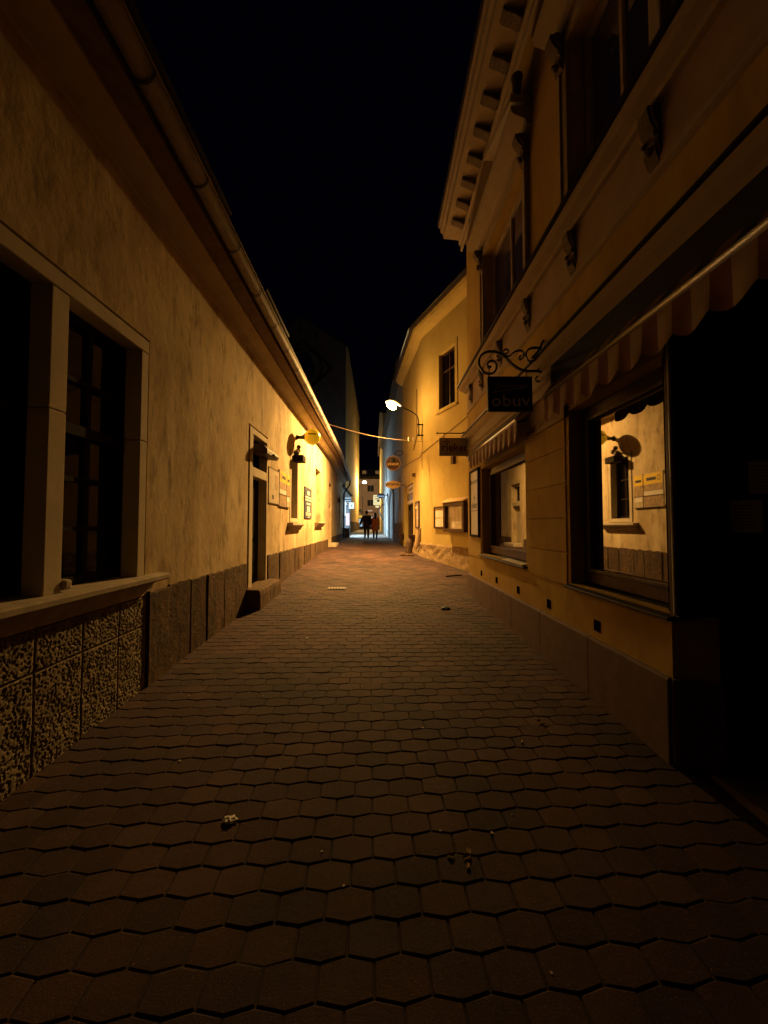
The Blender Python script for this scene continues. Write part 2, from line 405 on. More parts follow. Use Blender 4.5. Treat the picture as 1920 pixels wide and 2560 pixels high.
# big double window near the camera
mb = MB()
def stonebar(u0, u1, w0, w1, z0, z1): mb.box(L1, u0, u1, w0, w1, z0, z1)
stonebar(1.46, 3.555, -.20, .02, 3.295, 3.41)
for (a, b) in ((1.46, 1.60), (2.50, 2.645), (3.45, 3.555)):
    stonebar(a, b, -.20, .016 if a != 2.5 else .010, 1.245, 2.47); stonebar(a, b, -.20, .016 if a != 2.5 else .010, 2.474, 3.293)
bevel(mb.build('window_surround', 'stoneFrame', H), .008)
mb = MB(); mb.profile(L1, -.5, 3.80, [(-.24, 1.20), (.10, 1.185), (.125, 1.20), (.125, 1.235), (.10, 1.245), (-.24, 1.262)])
mb.profile(L1, -.5, 3.70, [(-.02, 1.04), (-.005, 1.04), (.006, 1.11), (.022, 1.155), (.06, 1.18), (.06, 1.184), (-.02, 1.184)])
bevel(mb.build('window_sill', 'sill', H), .008)
mb = MB(); mb.box(L1, 2.646, 2.72, -.14, .03, 1.262, 1.335); bevel(mb.build('stone_chip', 'sill', H), .02)
for a, b in ((1.601, 2.499), (2.646, 3.449)):
    w = window(H, L1, a, b, 1.27, 3.292, -.165, 'woodblk', 'glassD', .055, bars_u=((a+b)/2,), bars_z=(2.8, 2.05, 1.68))
    MB().box(L1, a+.05, b-.05, -.145, -.11, 2.38, 2.46).build('transom_bar', 'woodblk', w)
    
MB().box(L1, 2.66, 2.74, -.11, -.105, 2.40, 2.49).build('pale_patch', 'paper', H)  # small pale patch in front of the pane

# rusticated (vermiculated) blocks under the big window
def vermblock(u0, u1, z0, z1):
    mb = MB(); st = .006; nu = int((u1-u0)/st); nzz = int((z1-z0)/st); b0 = len(mb.v)
    for j in range(nzz+1):
        for i in range(nu+1):
            u = u0+(u1-u0)*i/nu; z = z0+(z1-z0)*j/nzz
            q2 = noise.noise((u*40, z*36, u0*5+4)); q3 = noise.noise((u*37, z*41, u0*5+9))
            q = noise.voronoi((u*60+q2*.5, z*50+q3*.5, u0*3))[0][0]
            h = 1-min(1, max(0, (q-.27)/.28)); h = h*h*(3-2*h)
            e = min(i, nu-i, j, nzz-j)*st; edge = min(1, max(0, e/.018))
            w = .010*(1-h)*edge+.010*(1-edge)+.006*noise.noise((u*6, z*6, 1))
            if e == 0: w = -.01
            mb.v.append(L1(u, w, z))
    for j in range(nzz):
        for i in range(nu):
            a = b0+j*(nu+1)+i; mb.f.append((a, a+1, a+nu+2, a+nu+1)); mb.mi.append(0)
    return mb.build('rusticated_block', 'vermic', H, smooth=True)
us = [.55, .93, 1.31, 1.69, 2.07, 2.46, 2.85, 3.24, 3.60]
for a, b in zip(us, us[1:]):
    zb = gz(-2.15, a)-.05
    vermblock(a+.004, b-.004, .79, 1.05)
    vermblock(a+.004, b-.004, zb, .782)
MB().box(L1, -6, 3.60, -.02, .001, -.5, 1.06).build('plinth_backing', 'slab', H)
# upright slabs of the plinth
ed = [3.62, 3.99, 4.45, 4.86, 5.38, 5.83, 6.33]
def slab(F, a, b, zt, yoff=0):
    mb = MB(); zb = gz(*F(a, 0, 0)[:2])-.08; dw = random.uniform(.012, .034); n = 5
    top = [(a+.006+(b-a-.012)*i/(n-1), zt+random.uniform(-.016, .016)) for i in range(n)]
    bt = [(b-.006+random.uniform(-.004, .002), zb), (a+.006+random.uniform(-.002, .004), zb)]
    tl = random.uniform(-.006, .008)
    mb.prism([F(u, -.03, z) for u, z in top+bt], [F(u, dw+(tl if z > .9 else 0), z) for u, z in top+bt])
    return bevel(mb.build('stone_slab', 'slab', H), .008, 1)
for a, b in zip(ed, ed[1:]): slab(L1, a, b, 1.09)
u = 7.5
while u < 16.4: b = min(16.5, u+random.uniform(.36, .58)); slab(L1, u, b, 1.13); u = b
u = 1.65
while u < 9.5: b = min(9.6, u+random.uniform(.4, .6)); slab(L2, u, b, 1.18); u = b

# door with transom, near
mb = MB(); a, b = 6.40, 7.44
mb.box(L1, a, 6.57, -.2, .015, .52, 3.38); mb.box(L1, 7.38, b, -.2, .015, .52, 3.38)
mb.box(L1, 6.57, 7.38, -.2, .013, 3.285, 3.38); mb.box(L1, 6.57, 7.38, -.2, .013, 2.56, 2.715)
bevel(mb.build('door_surround', 'stoneFrame', H), .006)
D = MB().box(L1, 6.575, 7.375, -.19, -.14, .70, 2.56)
for z0, z1 in ((.85, 1.4), (1.5, 2.42)):
    for q in (6.64, 7.02): D.box(L1, q, q+.29, -.14, -.128, z0, z1)
D = bevel(D.build('door', 'woodblk', H), .004); MB().tube([L1(6.66, -.125, 1.62), L1(6.66, -.07, 1.62), L1(6.76, -.07, 1.62)], .011, 8).build('handle', 'iron', D)
window(H, L1, 6.575, 7.375, 2.72, 3.28, -.17, 'woodblk', 'glassD', .04)
mb = MB(); mb.profile(L1, 6.28, 7.62, [(-.1, .1), (.25, .1), (.25, .58), (.235, .66), (-.1, .68)]); bevel(mb.build('door_step', 'slab', H), .02)
mb = MB(); mb.profile(L1, 6.75, 7.50, [(-.10, 3.0), (.17, 2.97), (.2, 2.985), (.2, 3.06), (.14, 3.13), (-.10, 3.16)]); mb.box(L1, 7.1, 7.4, .18, .24, 2.99, 3.03)
tag(bevel(mb.build('canopy_lamp', 'wood'), .006), 'dark wedge shaped lamp box projecting over the near door on the left', 'lamp')

# tall window with the disc, mid
mb = ring(MB(), L1, 9.375, 10.315, 1.80, 3.55, .095, -.2, .014); bevel(mb.build('window_surround', 'stoneFrame', H), .005)
window(H, L1, 9.472, 10.218, 1.895, 3.453, -.19, 'woodblk', 'glassD', .05, bars_u=(9.845,), bars_z=(2.4, 2.9))
mb = MB(); mb.profile(L1, 9.15, 10.52, [(-.02, 1.58), (.05, 1.60), (.09, 1.69), (.14, 1.72), (.14, 1.775), (-.02, 1.79)]); bevel(mb.build('window_sill', 'sill', H), .008)
# far window with deep lit reveal
window(H, L1, 13.2, 14.4, 1.82, 3.72, -.27, 'stoneFrame', 'glassD', .09, bars_u=(13.8,))
mb = MB(); mb.profile(L1, 13.02, 14.62, [(-.28, 1.64), (.05, 1.66), (.12, 1.75), (.16, 1.80), (.16, 1.83), (-.28, 1.84)]); bevel(mb.build('window_sill', 'sill', H), .008)
D = MB().box(L2, .42, 1.62, -.30, -.25, .7, 2.62); D.box(L2, .42, 1.62, -.30, -.05, 2.62, 2.8); D = D.build('door', 'stoneFrame', H)
MB().tube([L2(.55, -.24, 1.75), L2(.55, -.18, 1.75), L2(.66, -.18, 1.75)], .012, 6).build('handle', 'iron', D)
window(H, L2, .42, 1.62, 2.8, 3.62, -.27, 'stoneFrame', 'glassD', .07)
mb = MB(); mb.profile(L2, .3, 1.75, [(-.1, .5), (.34, .5), (.34, .92), (-.1, .94)]); bevel(mb.build('door_step', 'sill', H), .02)
window(H, L2, 6.3, 7.3, 1.82, 3.5, -.24, 'stoneFrame', 'glassD', .07, bars_u=(6.8,))
mb = MB(); mb.profile(L2, 6.15, 7.5, [(-.28, 1.62), (.05, 1.64), (.14, 1.75), (.14, 1.82), (-.28, 1.83)]); mb.build('window_sill', 'sill', H)
MB().box(L2, 5.6, 5.72, 0, .14, 3.05, 3.3).build('junction_box', 'iron', H)

# things fixed on the left wall
def txtL(u0, z0, w): return lambda x, y, d: L1(u0+x, w+d, z0+y)
T = thing('box_sign', 'small dark box sign with lumps on top standing for a shadow, above the tall window', 'sign', L1(9.9, 0, 3.3))
bevel(MB().box(L1, 9.66, 10.05, .0, .26, 3.34, 3.50).build('box', 'woodblk', T), .01)
mb = MB(); mb.ball(L1(9.85, .06, 3.58), .075, 10, (1, 1, .9)); mb.ball(L1(9.98, .07, 3.66), .07, 8); mb.ball(L1(9.8, .12, 3.72), .06, 8)  # dark lumps modelled where only a shadow falls
mb.build('shadow_lumps', 'bracket', T, smooth=True)
T = thing('ball_sign', 'glossy yellow ball sign with a black strip on a dark horn shaped arm', 'sign', L1(10.06, 0, 4.03))
mb = MB(); mb.tube([L1(10.06, 0, 4.03), L1(10.06, .06, 4.03), L1(10.06, .14, 4.03), L1(10.06, .20, 4.04), L1(10.06, .235, 4.04)], [.075, .045, .05, .075, .115], 12); mb.build('arm', 'iron', T, smooth=True)
ballc = L1(10.06, .42, 4.04); BR = .212
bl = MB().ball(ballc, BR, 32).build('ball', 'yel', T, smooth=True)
def onball(a, e, r=BR+.0015):   # a azimuth from -Y towards +X, e elevation
    return (ballc[0]+r*math.cos(e)*math.sin(a), ballc[1]-r*math.cos(e)*math.cos(a), ballc[2]+r*math.sin(e))
mb = MB()
for k in range(12):
    a0, a1 = -.40+k*.085, -.40+(k+1)*.085
    mb.face([onball(a0, .10), onball(a1, .10), onball(a1, .25), onball(a0, .25)])
mb.build('lettering_strip', 'black', bl)
mb = MB()
for k in range(20):
    t0, t1 = 2*math.pi*k/20, 2*math.pi*(k+1)/20
    P = lambda t, q: onball(-.82+.17*q*math.cos(t), .12+.17*q*math.sin(t))
    mb.face([P(t0, 1), P(t1, 1), P(t1, .78), P(t0, .78)])
mb.build('ring_mark', 'tan', bl)

T = thing('information_sign', 'slate blue rectangular information sign with pale lines of writing', 'sign', L1(11.7, 0, 1.93))
bevel(MB().box(L1, 11.17, 12.28, 0, .03, 1.93, 2.86).build('board', 'blue', T), .004)
mb = MB()
for (u0, u1, z0, z1) in ((11.55, 11.95, 2.64, 2.75), (11.25, 12.22, 2.54, 2.585), (11.25, 12.22, 2.46, 2.505), (11.45, 12.05, 2.345, 2.40), (11.5, 11.98, 2.13, 2.29), (11.3, 12.15, 2.085, 2.105), (11.3, 12.15, 2.05, 2.07), (11.3, 12.1, 2.015, 2.035), (11.6, 11.95, 1.955, 1.985)):
    u = u0
    while u < u1:
        e = min(u1, u+random.uniform(.07, .2)); mb.box(L1, u, e-.015, .03, .033, z0, z1); u = e
mb.build('writing', 'white', T)
T = thing('advert_board', 'yellow headed advertising board with small pictures between door and tall window', 'sign', L1(8.8, 0, 2.14))
MB().box(L1, 8.29, 9.27, 0, .025, 2.14, 2.93).build('board', 'ochre', T)
mb = MB(); mb.box(L1, 8.31, 8.92, .025, .029, 2.66, 2.91); mb.box(L1, 8.95, 9.25, .025, .029, 2.66, 2.91); mb.build('header', 'yelprint', T)
mb = MB(); mb.box(L1, 8.52, 8.82, .029, .032, 2.75, 2.82)
for k in range(16):
    t0, t1 = 2*math.pi*k/16, 2*math.pi*(k+1)/16
    P = lambda t, r: L1(8.42+r*math.cos(t), .031, 2.79+r*math.sin(t)); mb.face([P(t0, .06), P(t1, .06), P(t1, .045), P(t0, .045)])
mb.box(L1, 9.0, 9.2, .029, .032, 2.74, 2.80); mb.build('writing', 'black', T)
mb = MB(); mb.box(L1, 8.31, 8.92, .025, .028, 2.52, 2.65); mb.box(L1, 8.31, 8.92, .025, .028, 2.16, 2.38); mb.box(L1, 8.95, 9.25, .025, .028, 2.40, 2.65); mb.build('picture', 'orangeprint', T)
mb = MB(); mb.box(L1, 8.31, 8.92, .025, .028, 2.41, 2.50); mb.box(L1, 8.96, 9.24, .025, .028, 2.27, 2.39); mb.build('text_panel', 'paper', T)
mb = MB(); mb.box(L1, 8.925, 8.94, .025, .032, 2.14, 2.93); mb.box(L1, 8.29, 9.27, .025, .032, 2.385, 2.40); mb.box(L1, 8.29, 9.27, .02, .034, 2.125, 2.14); mb.build('divider', 'wood', T)
T = thing('faded_poster', 'faded brownish poster board right beside the near door surround', 'poster', L1(7.9, 0, 2.16))
MB().box(L1, 7.53, 8.275, 0, .018, 2.16, 2.86).build('board', 'ochre', T)
mb = MB(); mb.box(L1, 7.52, 8.28, .0, .024, 2.15, 2.165); mb.box(L1, 7.52, 8.28, 0, .024, 2.855, 2.87); mb.build('frame', 'wood', T)
mb = MB(); mb.box(L1, 7.75, 7.88, .018, .020, 2.25, 2.33); mb.build('dark_mark', 'blue', T)
mb = MB(); mb.box(L1, 7.98, 8.2, .018, .020, 2.45, 2.75); mb.build('picture', 'orangeprint', T)

# ------------------------------------------------------------ right corner building (yellow, two storeys, ornate)
K = thing('corner_shop', 'ornate yellow two storey shop house with striped awnings on the right', 'house', (1.9, 5, .2))
EU = 8.02
mb = MB()
wins1 = [(4.9, 6.99, 1.20, 2.75, .20), (2.47, 3.77, 1.14, 2.85, .18)]
vents = [7.05, 6.15, 5.20, 4.27, 3.33]
grooves = [1.10, 1.43, 1.78, 2.13, 2.49, 2.83]
# ground floor wall in courses with grooves between them
zs = [-.3]+grooves+[3.22]
wins2 = [(4.80, 6.66, 4.74, 6.52, .20), (2.50, 3.62, 4.74, 6.52, .20), (.3, 1.42, 4.74, 6.52, .20)]
vo = [(v-.05, v+.05, .785, .885, .05) for v in vents]
wall(mb, R1, 2.48, EU, -.3, 3.3, wins1+vo)
wall(mb, R1, -6, EU, 3.3, 8.3, wins2)
mb.face([R1(EU, 0, -.3), R1(EU, -8, -.3), R1(EU, -8, 8.3), R1(EU, 0, 8.3)])
mb.face([R1(-6, 0, 3.3), R1(EU, 0, 3.3), R1(EU, -4, 3.3), R1(-6, -4, 3.3)])
mb.build('wall', 'yellow', K)
# shallow rustication: thin raised courses on piers
def course(u0, u1):
    for a, b in zip(grooves, grooves[1:]): bevel(MB().box(R1, u0+.001, u1-.001, 0.0005, .012, a+.009, b-.009).build('rustic_course', 'yellow', K), .004)
course(3.83, 4.84); course(7.04, EU)
# plinth slabs
js = [2.48, 3.43, 4.44, 5.4, 6.31, 7.27, EU+.03]
for a, b in zip(js, js[1:]):
    mb = MB(); mb.profile(R1, a+.003, b-.003, [(-.04, -.1), (.035, -.1), (.035, .705), (.02, .722), (-.04, .722)])
    bevel(mb.build('plinth_slab', 'plinthR', K), .004)
for v in vents: 
    m_ = MB().box(R1, v-.047, v+.047, -.045, -.03, .788, .882); ring(m_, R1, v-.05, v+.05, .785, .885, .008, -.02, .004)
    m_.build('air_vent', 'woodblk', K)
# chamfered showcase corner
F0 = Fr((1.9, 2.48), (.23, -.09), (-.09, -.23))
l = math.hypot(.23, .09); F0 = Fr((1.9, 2.48), (.23/l, -.09/l), (-.09/l*1, -.23/l))
mb = MB(); mb.box(F0, 0, l, -.3, 0, .72, 1.12); mb.build('wall', 'yellow', K)
mb = MB(); mb.box(F0, -.01, l+.01, -.3, .03, -.1, .72); mb.build('plinth_slab', 'plinthR', K)
F1 = Fr((2.13, 2.39), (.90, -.43), (-.43, -.90))
mb = MB(); mb.box(F1, 0, 1.6, -.1, 0, -.1, 1.12); mb.box(F1, 0, .06, -.08, .02, 1.12, 3.1); mb.box(F1, .75, .83, -.08, .02, 1.12, 3.1); mb.box(F1, 0, 1.6, -.08, .02, 2.85, 3.1)
mb.build('shopfront_frame', 'woodblk', K)
mb = MB(); mb.box(F0, .0, l, -.05, -.04, 1.12, 3.2); mb.box(F1, .06, .75, -.05, -.04, 1.12, 2.85); mb.box(F1, .83, 1.6, -.05, -.04, 1.12, 2.85); mb.build('showcase_glass', 'glassE', K)
MB().tube([F1(.88, .0, 1.35), F1(.88, .07, 1.38), F1(.88, .07, 1.85), F1(.88, 0, 1.88)], .012, 8).build('door_handle', 'alu', K)
mb = MB(); mb.box(R1, 2.40, 2.475, -.14, .012, 1.125, 3.2); mb.build('corner_post', 'wood', K)
MB().tube([R1(2.42, .02, 1.14), R1(2.42, .02, 3.1)], .010, 8).build('metal_edge', 'alu', K)
for (a, b, z0, z1, m_) in ((.08, .24, 1.66, 1.86, 'white'), (.18, .34, 1.90, 2.1, 'white'), (.27, .42, 1.62, 1.86, 'white')):
    pn = MB().box(F1, a, b, -.039, -.036, z0, z1).build('paper_notice', m_, K); k = MB(); zz = z1-.03
    while zz > z0+.02: k.box(F1, a+.02, b-random.uniform(.02, .08), -.036, -.0355, zz-.006, zz); zz -= .02
    k.build('writing', 'ink', pn)
mb = MB(); mb.hexa([(2.02, -2, -.1), (3.6, -2, -.1), (3.6, 2.0, -.1), (2.02, 2.36, -.1), (2.02, -2, .20), (3.6, -2, .20), (3.6, 2.0, .20), (2.02, 2.36, .20)])
bevel(mb.build('doorstep', 'concrete', K), .01)
mb = MB(); mb.box(ID, 3.6, 3.7, -6, 2.3, -.3, 3.3); mb.box(ID, 1.9, 3.7, -6, -5.9, -.3, 3.3); mb.build('entrance_wall', 'woodblk', K)
# shop windows
for (a, b, c, d) in ((4.9, 6.99, 1.20, 2.75), (2.47, 3.77, 1.14, 2.85)):
    g = MB(); big = a < 3; t = .13
    ring(g, R1, a+.005, b-.005, c+.02, d-.005, t, -.185, -.13); ring(g, R1, a+.005+t-.03, b-.005-t+.03, c+.02+t-.03, d-.005-t+.03, .035, -.19, -.115)
    w = bevel(g.build('window', 'wood', K), .006)
    MB().box(R1, a+t+.02, b-t-.02, -.172, -.165, c+t+.03, d-t-.02).build('pane', 'glassS', w)
    mb = MB(); mb.profile(R1, a-.04, b+.03, [(-.18, c-.03), (.055, c-.045), (.065, c-.04), (.065, c-.022), (-.18, c+.018)])
    bevel(mb.build('window_sill', 'dkcap', K), .003)
mb = MB(); mb.hexa([R1(4.92, -.02, 1.205), R1(5.75, -.06, 1.21), R1(5.75, .055, 1.195), R1(4.92, .06, 1.19), R1(4.92, -.02, 1.215), R1(5.75, -.06, 1.218), R1(5.75, .055, 1.203), R1(4.92, .06, 1.20)])
tag(mb.build('paper_strip', 'paper'), 'pale strip of paper lying on the sill of the far shop window', 'paper')
# shop cornice (profiled) and frieze line
cor = [(0, 3.16), (.03, 3.17), (.03, 3.27), (.055, 3.30), (.055, 3.38), (.035, 3.40), (.035, 3.48), (.075, 3.53), (.10, 3.60), (0, 3.60)]
MB().profile(R1, -6, EU+.1, cor).build('shop_cornice', 'cream', K)
MB().profile(R1, -6, EU+.12, [(0, 3.602), (.125, 3.602), (.125, 3.625), (0, 3.66)]).build('cornice_flashing', 'dkcap', K)
MB().profile(R1, -6, EU+.03, [(0, 4.05), (.02, 4.06), (.035, 4.075), (.035, 4.095), (.018, 4.11), (0, 4.11)]).build('string_moulding', 'cream', K)
MB().profile(R1, -6, EU+.012, [(0, 4.112), (.010, 4.112), (.010, 4.54), (0, 4.54)]).build('frieze', 'frieze', K)
MB().profile(R1, -6, EU+.12, [(0, 4.542), (.05, 4.545), (.07, 4.57), (.14, 4.60), (.17, 4.63), (.17, 4.67), (0, 4.67)]).build('sill_cornice', 'cream', K)
MB().profile(R1, -6, EU+.15, [(0, 4.672), (.20, 4.672), (.205, 4.70), (0, 4.735)]).build('cornice_flashing', 'dkcap', K)
def corbel(parent, u, zt, h, w, out, nm='corbel'):
    mb = MB(); prof = [(0.011, zt), (out, zt), (out*1.02, zt-.12*h), (out*.8, zt-.3*h), (out*.45, zt-.42*h), (out*.38, zt-.55*h), (out*.5, zt-.68*h), (out*.42, zt-.82*h), (out*.2, zt-.92*h), (0.011, zt-h)]
    mb.profile(R1, u-w/2, u+w/2, prof)
    for s in (-1, 1):
        p2 = [((q-.011)*.8+.011, zt-(zt-z)*.86-.03*h) for q, z in prof]
        mb.profile(R1, u+s*w/2, u+s*(w/2+.022), p2)
    mb.ball(R1(u, out*.55, zt-.72*h), w*.3, 8); mb.ball(R1(u-w*.55, out*.5, zt-.5*h), w*.22, 8); mb.ball(R1(u+w*.55, out*.5, zt-.5*h), w*.22, 8)
    return bevel(mb.build(nm, 'bracket', parent), .006, 1)
for u in (.35, 1.43, 2.51, 3.61, 4.71, 5.80, 6.85, 7.62): corbel(K, u, 4.54, .40, .10, .085)
# upper windows with surrounds, hoods, pediments
for (a, b) in ((4.80, 6.66), (2.50, 3.62), (.3, 1.42)):
    bu = ((a+b)/2,)
    window(K, R1, a+.02, b-.02, 4.75, 6.50, -.175, 'cream', 'glassU', .07, bars_u=bu)
    mb = MB(); 
    mb.box(R1, a-.14, a-.005, 0, .04, 4.74, 6.64); mb.box(R1, b+.005, b+.14, 0, .04, 4.74, 6.64); mb.box(R1, a-.005, b+.005, 0, .038, 6.525, 6.64)
    mb.box(R1, a-.14, a-.10, .04, .06, 4.74, 6.64); mb.box(R1, b+.10, b+.14, .04, .06, 4.74, 6.64)
    bevel(mb.build('window_surround', 'cream', K), .006)
    mb = MB(); mb.profile(R1, a-.26, b+.26, [(0, 6.66), (.06, 6.67), (.09, 6.74), (.24, 6.80), (.26, 6.84), (.26, 6.90), (0, 6.92)])
    c_ = (a+b)/2
    P0 = [R1(a-.26, .0, 6.92), R1(b+.26, .0, 6.92), R1(c_, .0, 7.42)]; P1 = [R1(a-.26, .22, 6.92), R1(b+.26, .22, 6.92), R1(c_, .22, 7.42)]
    Q0 = [R1(a+.05, 0.0, 7.0), R1(b-.05, 0, 7.0), R1(c_, 0, 7.3)]
    for s, e in ((a-.28, c_), (b+.28, c_)):
        zz = 6.925
        mb.hexa([R1(s, 0, zz), R1(s, .27, zz), R1(e, .27, 7.36), R1(e, 0, 7.36), R1(s, 0, zz+.10), R1(s, .27, zz+.10), R1(e, .27, 7.46), R1(e, 0, 7.46)])
    mb.prism([R1(a, .0, 6.93), R1(b, .0, 6.93), R1(c_, .0, 7.36)], [R1(a, .04, 6.93), R1(b, .04, 6.93), R1(c_, .04, 7.36)])
    bevel(mb.build('pediment', 'cream', K), .005)
    for u in (a-.10, b+.10): corbel(K, u, 6.655, .42, .12, .17, 'console')
    for u in (a-.2, b+.2):
        mb = MB(); mb.tube([R1(u, .16, 7.0), R1(u, .16, 7.08), R1(u, .16, 7.14), R1(u, .16, 7.30), R1(u, .16, 7.34)], [.04, .025, .05, .065, .075], 10)
        mb.build('finial', 'bracket', K, smooth=True)
# eaves cornice with modillions
MB().profile(R1, -6, EU+.42, [(0, 7.9), (.04, 7.92), (.04, 8.02), (.08, 8.06), (.08, 8.16), (.42, 8.20), (.44, 8.30), (.48, 8.33), (.50, 8.42), (.53, 8.45), (.53, 8.50), (0, 8.52)]).build('eaves_cornice', 'cream', K)
MB().profile(R1, -6, EU+.45, [(.56, 8.50), (.56, 8.55), (-4, 11.2), (-8, 8.5)]).build('roof', 'rooft', K)
u = EU-.12
while u > -1:
    mb = MB(); mb.profile(R1, u-.08, u+.08, [(.08, 8.05), (.12, 8.04), (.2, 8.09), (.30, 8.12), (.34, 8.15), (.34, 8.19), (.08, 8.16)])
    bevel(mb.build('modillion', 'bracket', K), .01, 1); u -= .47

# awnings
def awning(name, label, u0, u1, zb, per, stripe, wb=.20, drop=.195, sc=.055, wav=1):
    T = thing(name, label, 'awning', R1((u0+u1)/2, wb, zb-.25), 'striped shop awnings')
    MB().tube([R1(u0, wb, zb), R1(u1, wb, zb)], .022, 12).build('front_bar', 'alu', T, smooth=True)
    mb = MB(); n = int((u1-u0)/.012); rows = 6
    def P(i, j):
        u = u0+(u1-u0)*i/n; ph = ((u-u0)/per) % 1
        s = (1-(2*abs(ph-.5))**2.2)
        L = drop+sc*s; w = wb+.010*math.sin(2*math.pi*(u-u0)/per+.6)*(j/rows)*wav+.008*noise.noise((u*5, j*.3, 2))*j/rows
        return R1(u, w, zb-.018-L*j/rows)
    for i in range(n):
        u = u0+(u1-u0)*(i+.5)/n; mb.m = int((u-u0)/stripe) % 2
        for j in range(rows): mb.face([P(i, j), P(i+1, j), P(i+1, j+1), P(i, j+1)])
    o = mb.build('valance', ['strA', 'strB'], T, merge=True); so = o.modifiers.new('solid', 'SOLIDIFY'); so.thickness = .002
    mb = MB(); n = int((u1-u0)/stripe)+1
    for i in range(n):
        a = u0+i*stripe; b = min(u1, a+stripe)
        if b <= a: break
        mb.m = i % 2; mb.hexa([R1(a, .07, zb+.20), R1(b, .07, zb+.20), R1(b, wb, zb+.03), R1(a, wb, zb+.03), R1(a, .07, zb+.203), R1(b, .07, zb+.203), R1(b, wb, zb+.033), R1(a, wb, zb+.033)])
    mb.build('canopy_fabric', ['navy', 'strB'], T)
    bevel((MB().box(R1, u0-.02, u1+.02, .004, .125, zb+.12, zb+.33) if u0 < 4 else MB().box(R1, u0-.02, u1+.02, .004, .09, zb+.10, zb+.16)).build('cassette', 'navy' if u0 < 4 else 'alu', T), .01)
    for u in (u0+.15, u1-.15):
        MB().tube([R1(u, .03, zb+.04), R1(u+.04, .11, zb+.03), R1(u, wb-.02, zb+.01)], .014, 8).build('folding_arm', 'iron', T)
awning('shop_awning', 'folded striped awning with jagged scallops over the far shop window', 4.64, 7.05, 3.0, .215, .108)
awning('shop_awning', 'long red and cream striped awning over the near large shop window', .9, 3.86, 3.02, .25, .125)

# framed poster and wall panel
def txtR(u0, z0, w): return lambda x, y, d: R1(u0-x, w+d, z0+y)
T = thing('framed_poster', 'tall white poster in a dark frame beside the far shop window', 'poster', R1(7.4, 0, 1.49))
bevel(ring(MB(), R1, 7.07, 7.75, 1.49, 2.80, .045, .001, .05).build('frame', 'woodblk', T), .005)
MB().box(R1, 7.10, 7.72, .002, .03, 1.52, 2.77).build('sheet', 'white', T)
mb = MB(); mb.text('remonte', txtR(7.36, 2.56, .031), .13, bold=.002); mb.text('rieker', txtR(7.41, 2.10, .031), .17, bold=.003)
n = 16; mb.face([R1(7.66+.045*math.cos(2*math.pi*k/n), .034, 2.56+.05*math.sin(2*math.pi*k/n)) for k in range(n)])
mb.box(R1, 7.2, 7.62, .031, .033, 1.99, 1.998); mb.box(R1, 7.4, 7.42, .031, .034, 2.2, 2.29); mb.box(R1, 7.37, 7.45, .031, .034, 2.235, 2.255)
mb.build('writing', 'ink', T)
T = thing('shop_name_panel', 'long pale panel lettered rieker antistress on the wall between the shop windows', 'sign', R1(4.3, 0, 2.78))
bevel(MB().box(R1, 3.79, 4.82, .013, .035, 2.785, 3.10).build('panel', 'frieze', T), .003)
MB().text('rieker', txtR(4.62, 2.855, .036), .125, bold=.003, sx=1.0).build('name_writing', 'purple', T)
MB().text('ANTISTRESS', txtR(4.12, 2.865, .036), .11, sx=.85).build('small_writing', 'wood', T)

# hanging signs: rieker
def txtY(x0, y0, z0): return lambda x, y, d: (x0+x, y0-d, z0+y)
T = thing('hanging_sign', 'olive hanging sign lettered rieker under a straight iron bar', 'sign', (1.9, 7.95, 3.1))
bevel(MB().box(ID, 1.275, 1.925, 7.93, 7.97, 3.16, 3.54).build('board', 'pavesign', T), .004)
MB().text('rieker', txtY(1.60, 7.93, 3.33), .235, bold=.004, sx=.95).build('name_writing', 'purple', T)
mb = MB()
cx_, cz_ = 1.43, 3.455
for a in (0, 90, 180):
    ca, sa = math.cos(R(a)), math.sin(R(a)); pts = []
    for k in range(10):
        t = 2*math.pi*k/10; px, pz = .038+.03*math.cos(t), .014*math.sin(t); pts.append((cx_+px*ca-pz*sa, 7.925, cz_+px*sa+pz*ca))
    mb.face(pts)
mb.box(ID, cx_-.007, cx_+.007, 7.925, 7.93, cz_-.07, cz_); mb.build('emblem', 'purple', T)
MB().text('ANTISTRESS', txtY(1.60, 7.93, 3.215), .085, sx=1.05).build('small_writing', 'ink', T)
mb = MB(); mb.tube([(1.24, 7.95, 3.64), (1.88, 7.95, 3.64)], .012, 8); mb.ball((1.235, 7.95, 3.64), .02, 8); mb.box(ID, 1.885, 1.90, 7.90, 8.0, 3.05, 3.74)
mb.tube([(1.75, 7.95, 3.645), (1.83, 7.95, 3.67), (1.885, 7.95, 3.73)], .012, 6)
for x in (1.38, 1.78): mb.tube([(x, 7.95, 3.54), (x, 7.95, 3.64)], .006, 6)
mb.build('bracket', 'iron', T)

# hanging sign with scrolled iron bracket: obuv
T = thing('hanging_sign', 'black hanging sign lettered obuv under a scrolled wrought iron bracket', 'sign', (1.9, 4.30, 3.0))
YS = 4.30
bevel(MB().box(ID, 1.245, 1.752, YS-.022, YS+.022, 3.0, 3.40).build('board', 'black', T), .005)
MB().text('obuv', txtY(1.50, YS-.022, 3.115), .20, sx=1.12).build('name_writing', 'white', T)
def rib(pts, y, w=.006):
    mb = MB()
    for (x0, z0), (x1, z1) in zip(pts, pts[1:]):
        l = math.hypot(x1-x0, z1-z0) or 1; nx, nz = -(z1-z0)/l*w/2, (x1-x0)/l*w/2
        mb.face([(x0-nx, y, z0-nz), (x1-nx, y, z1-nz), (x1+nx, y, z1+nz), (x0+nx, y, z0+nz)])
    return mb
def tr(pts):   # traced points of the bracket drawing, in sign metres
    return [((1140+a*.1808-945)/960*YS+.012, 1.7+(1315-(820+b*.1808))/960*YS+.005) for a, b in pts]
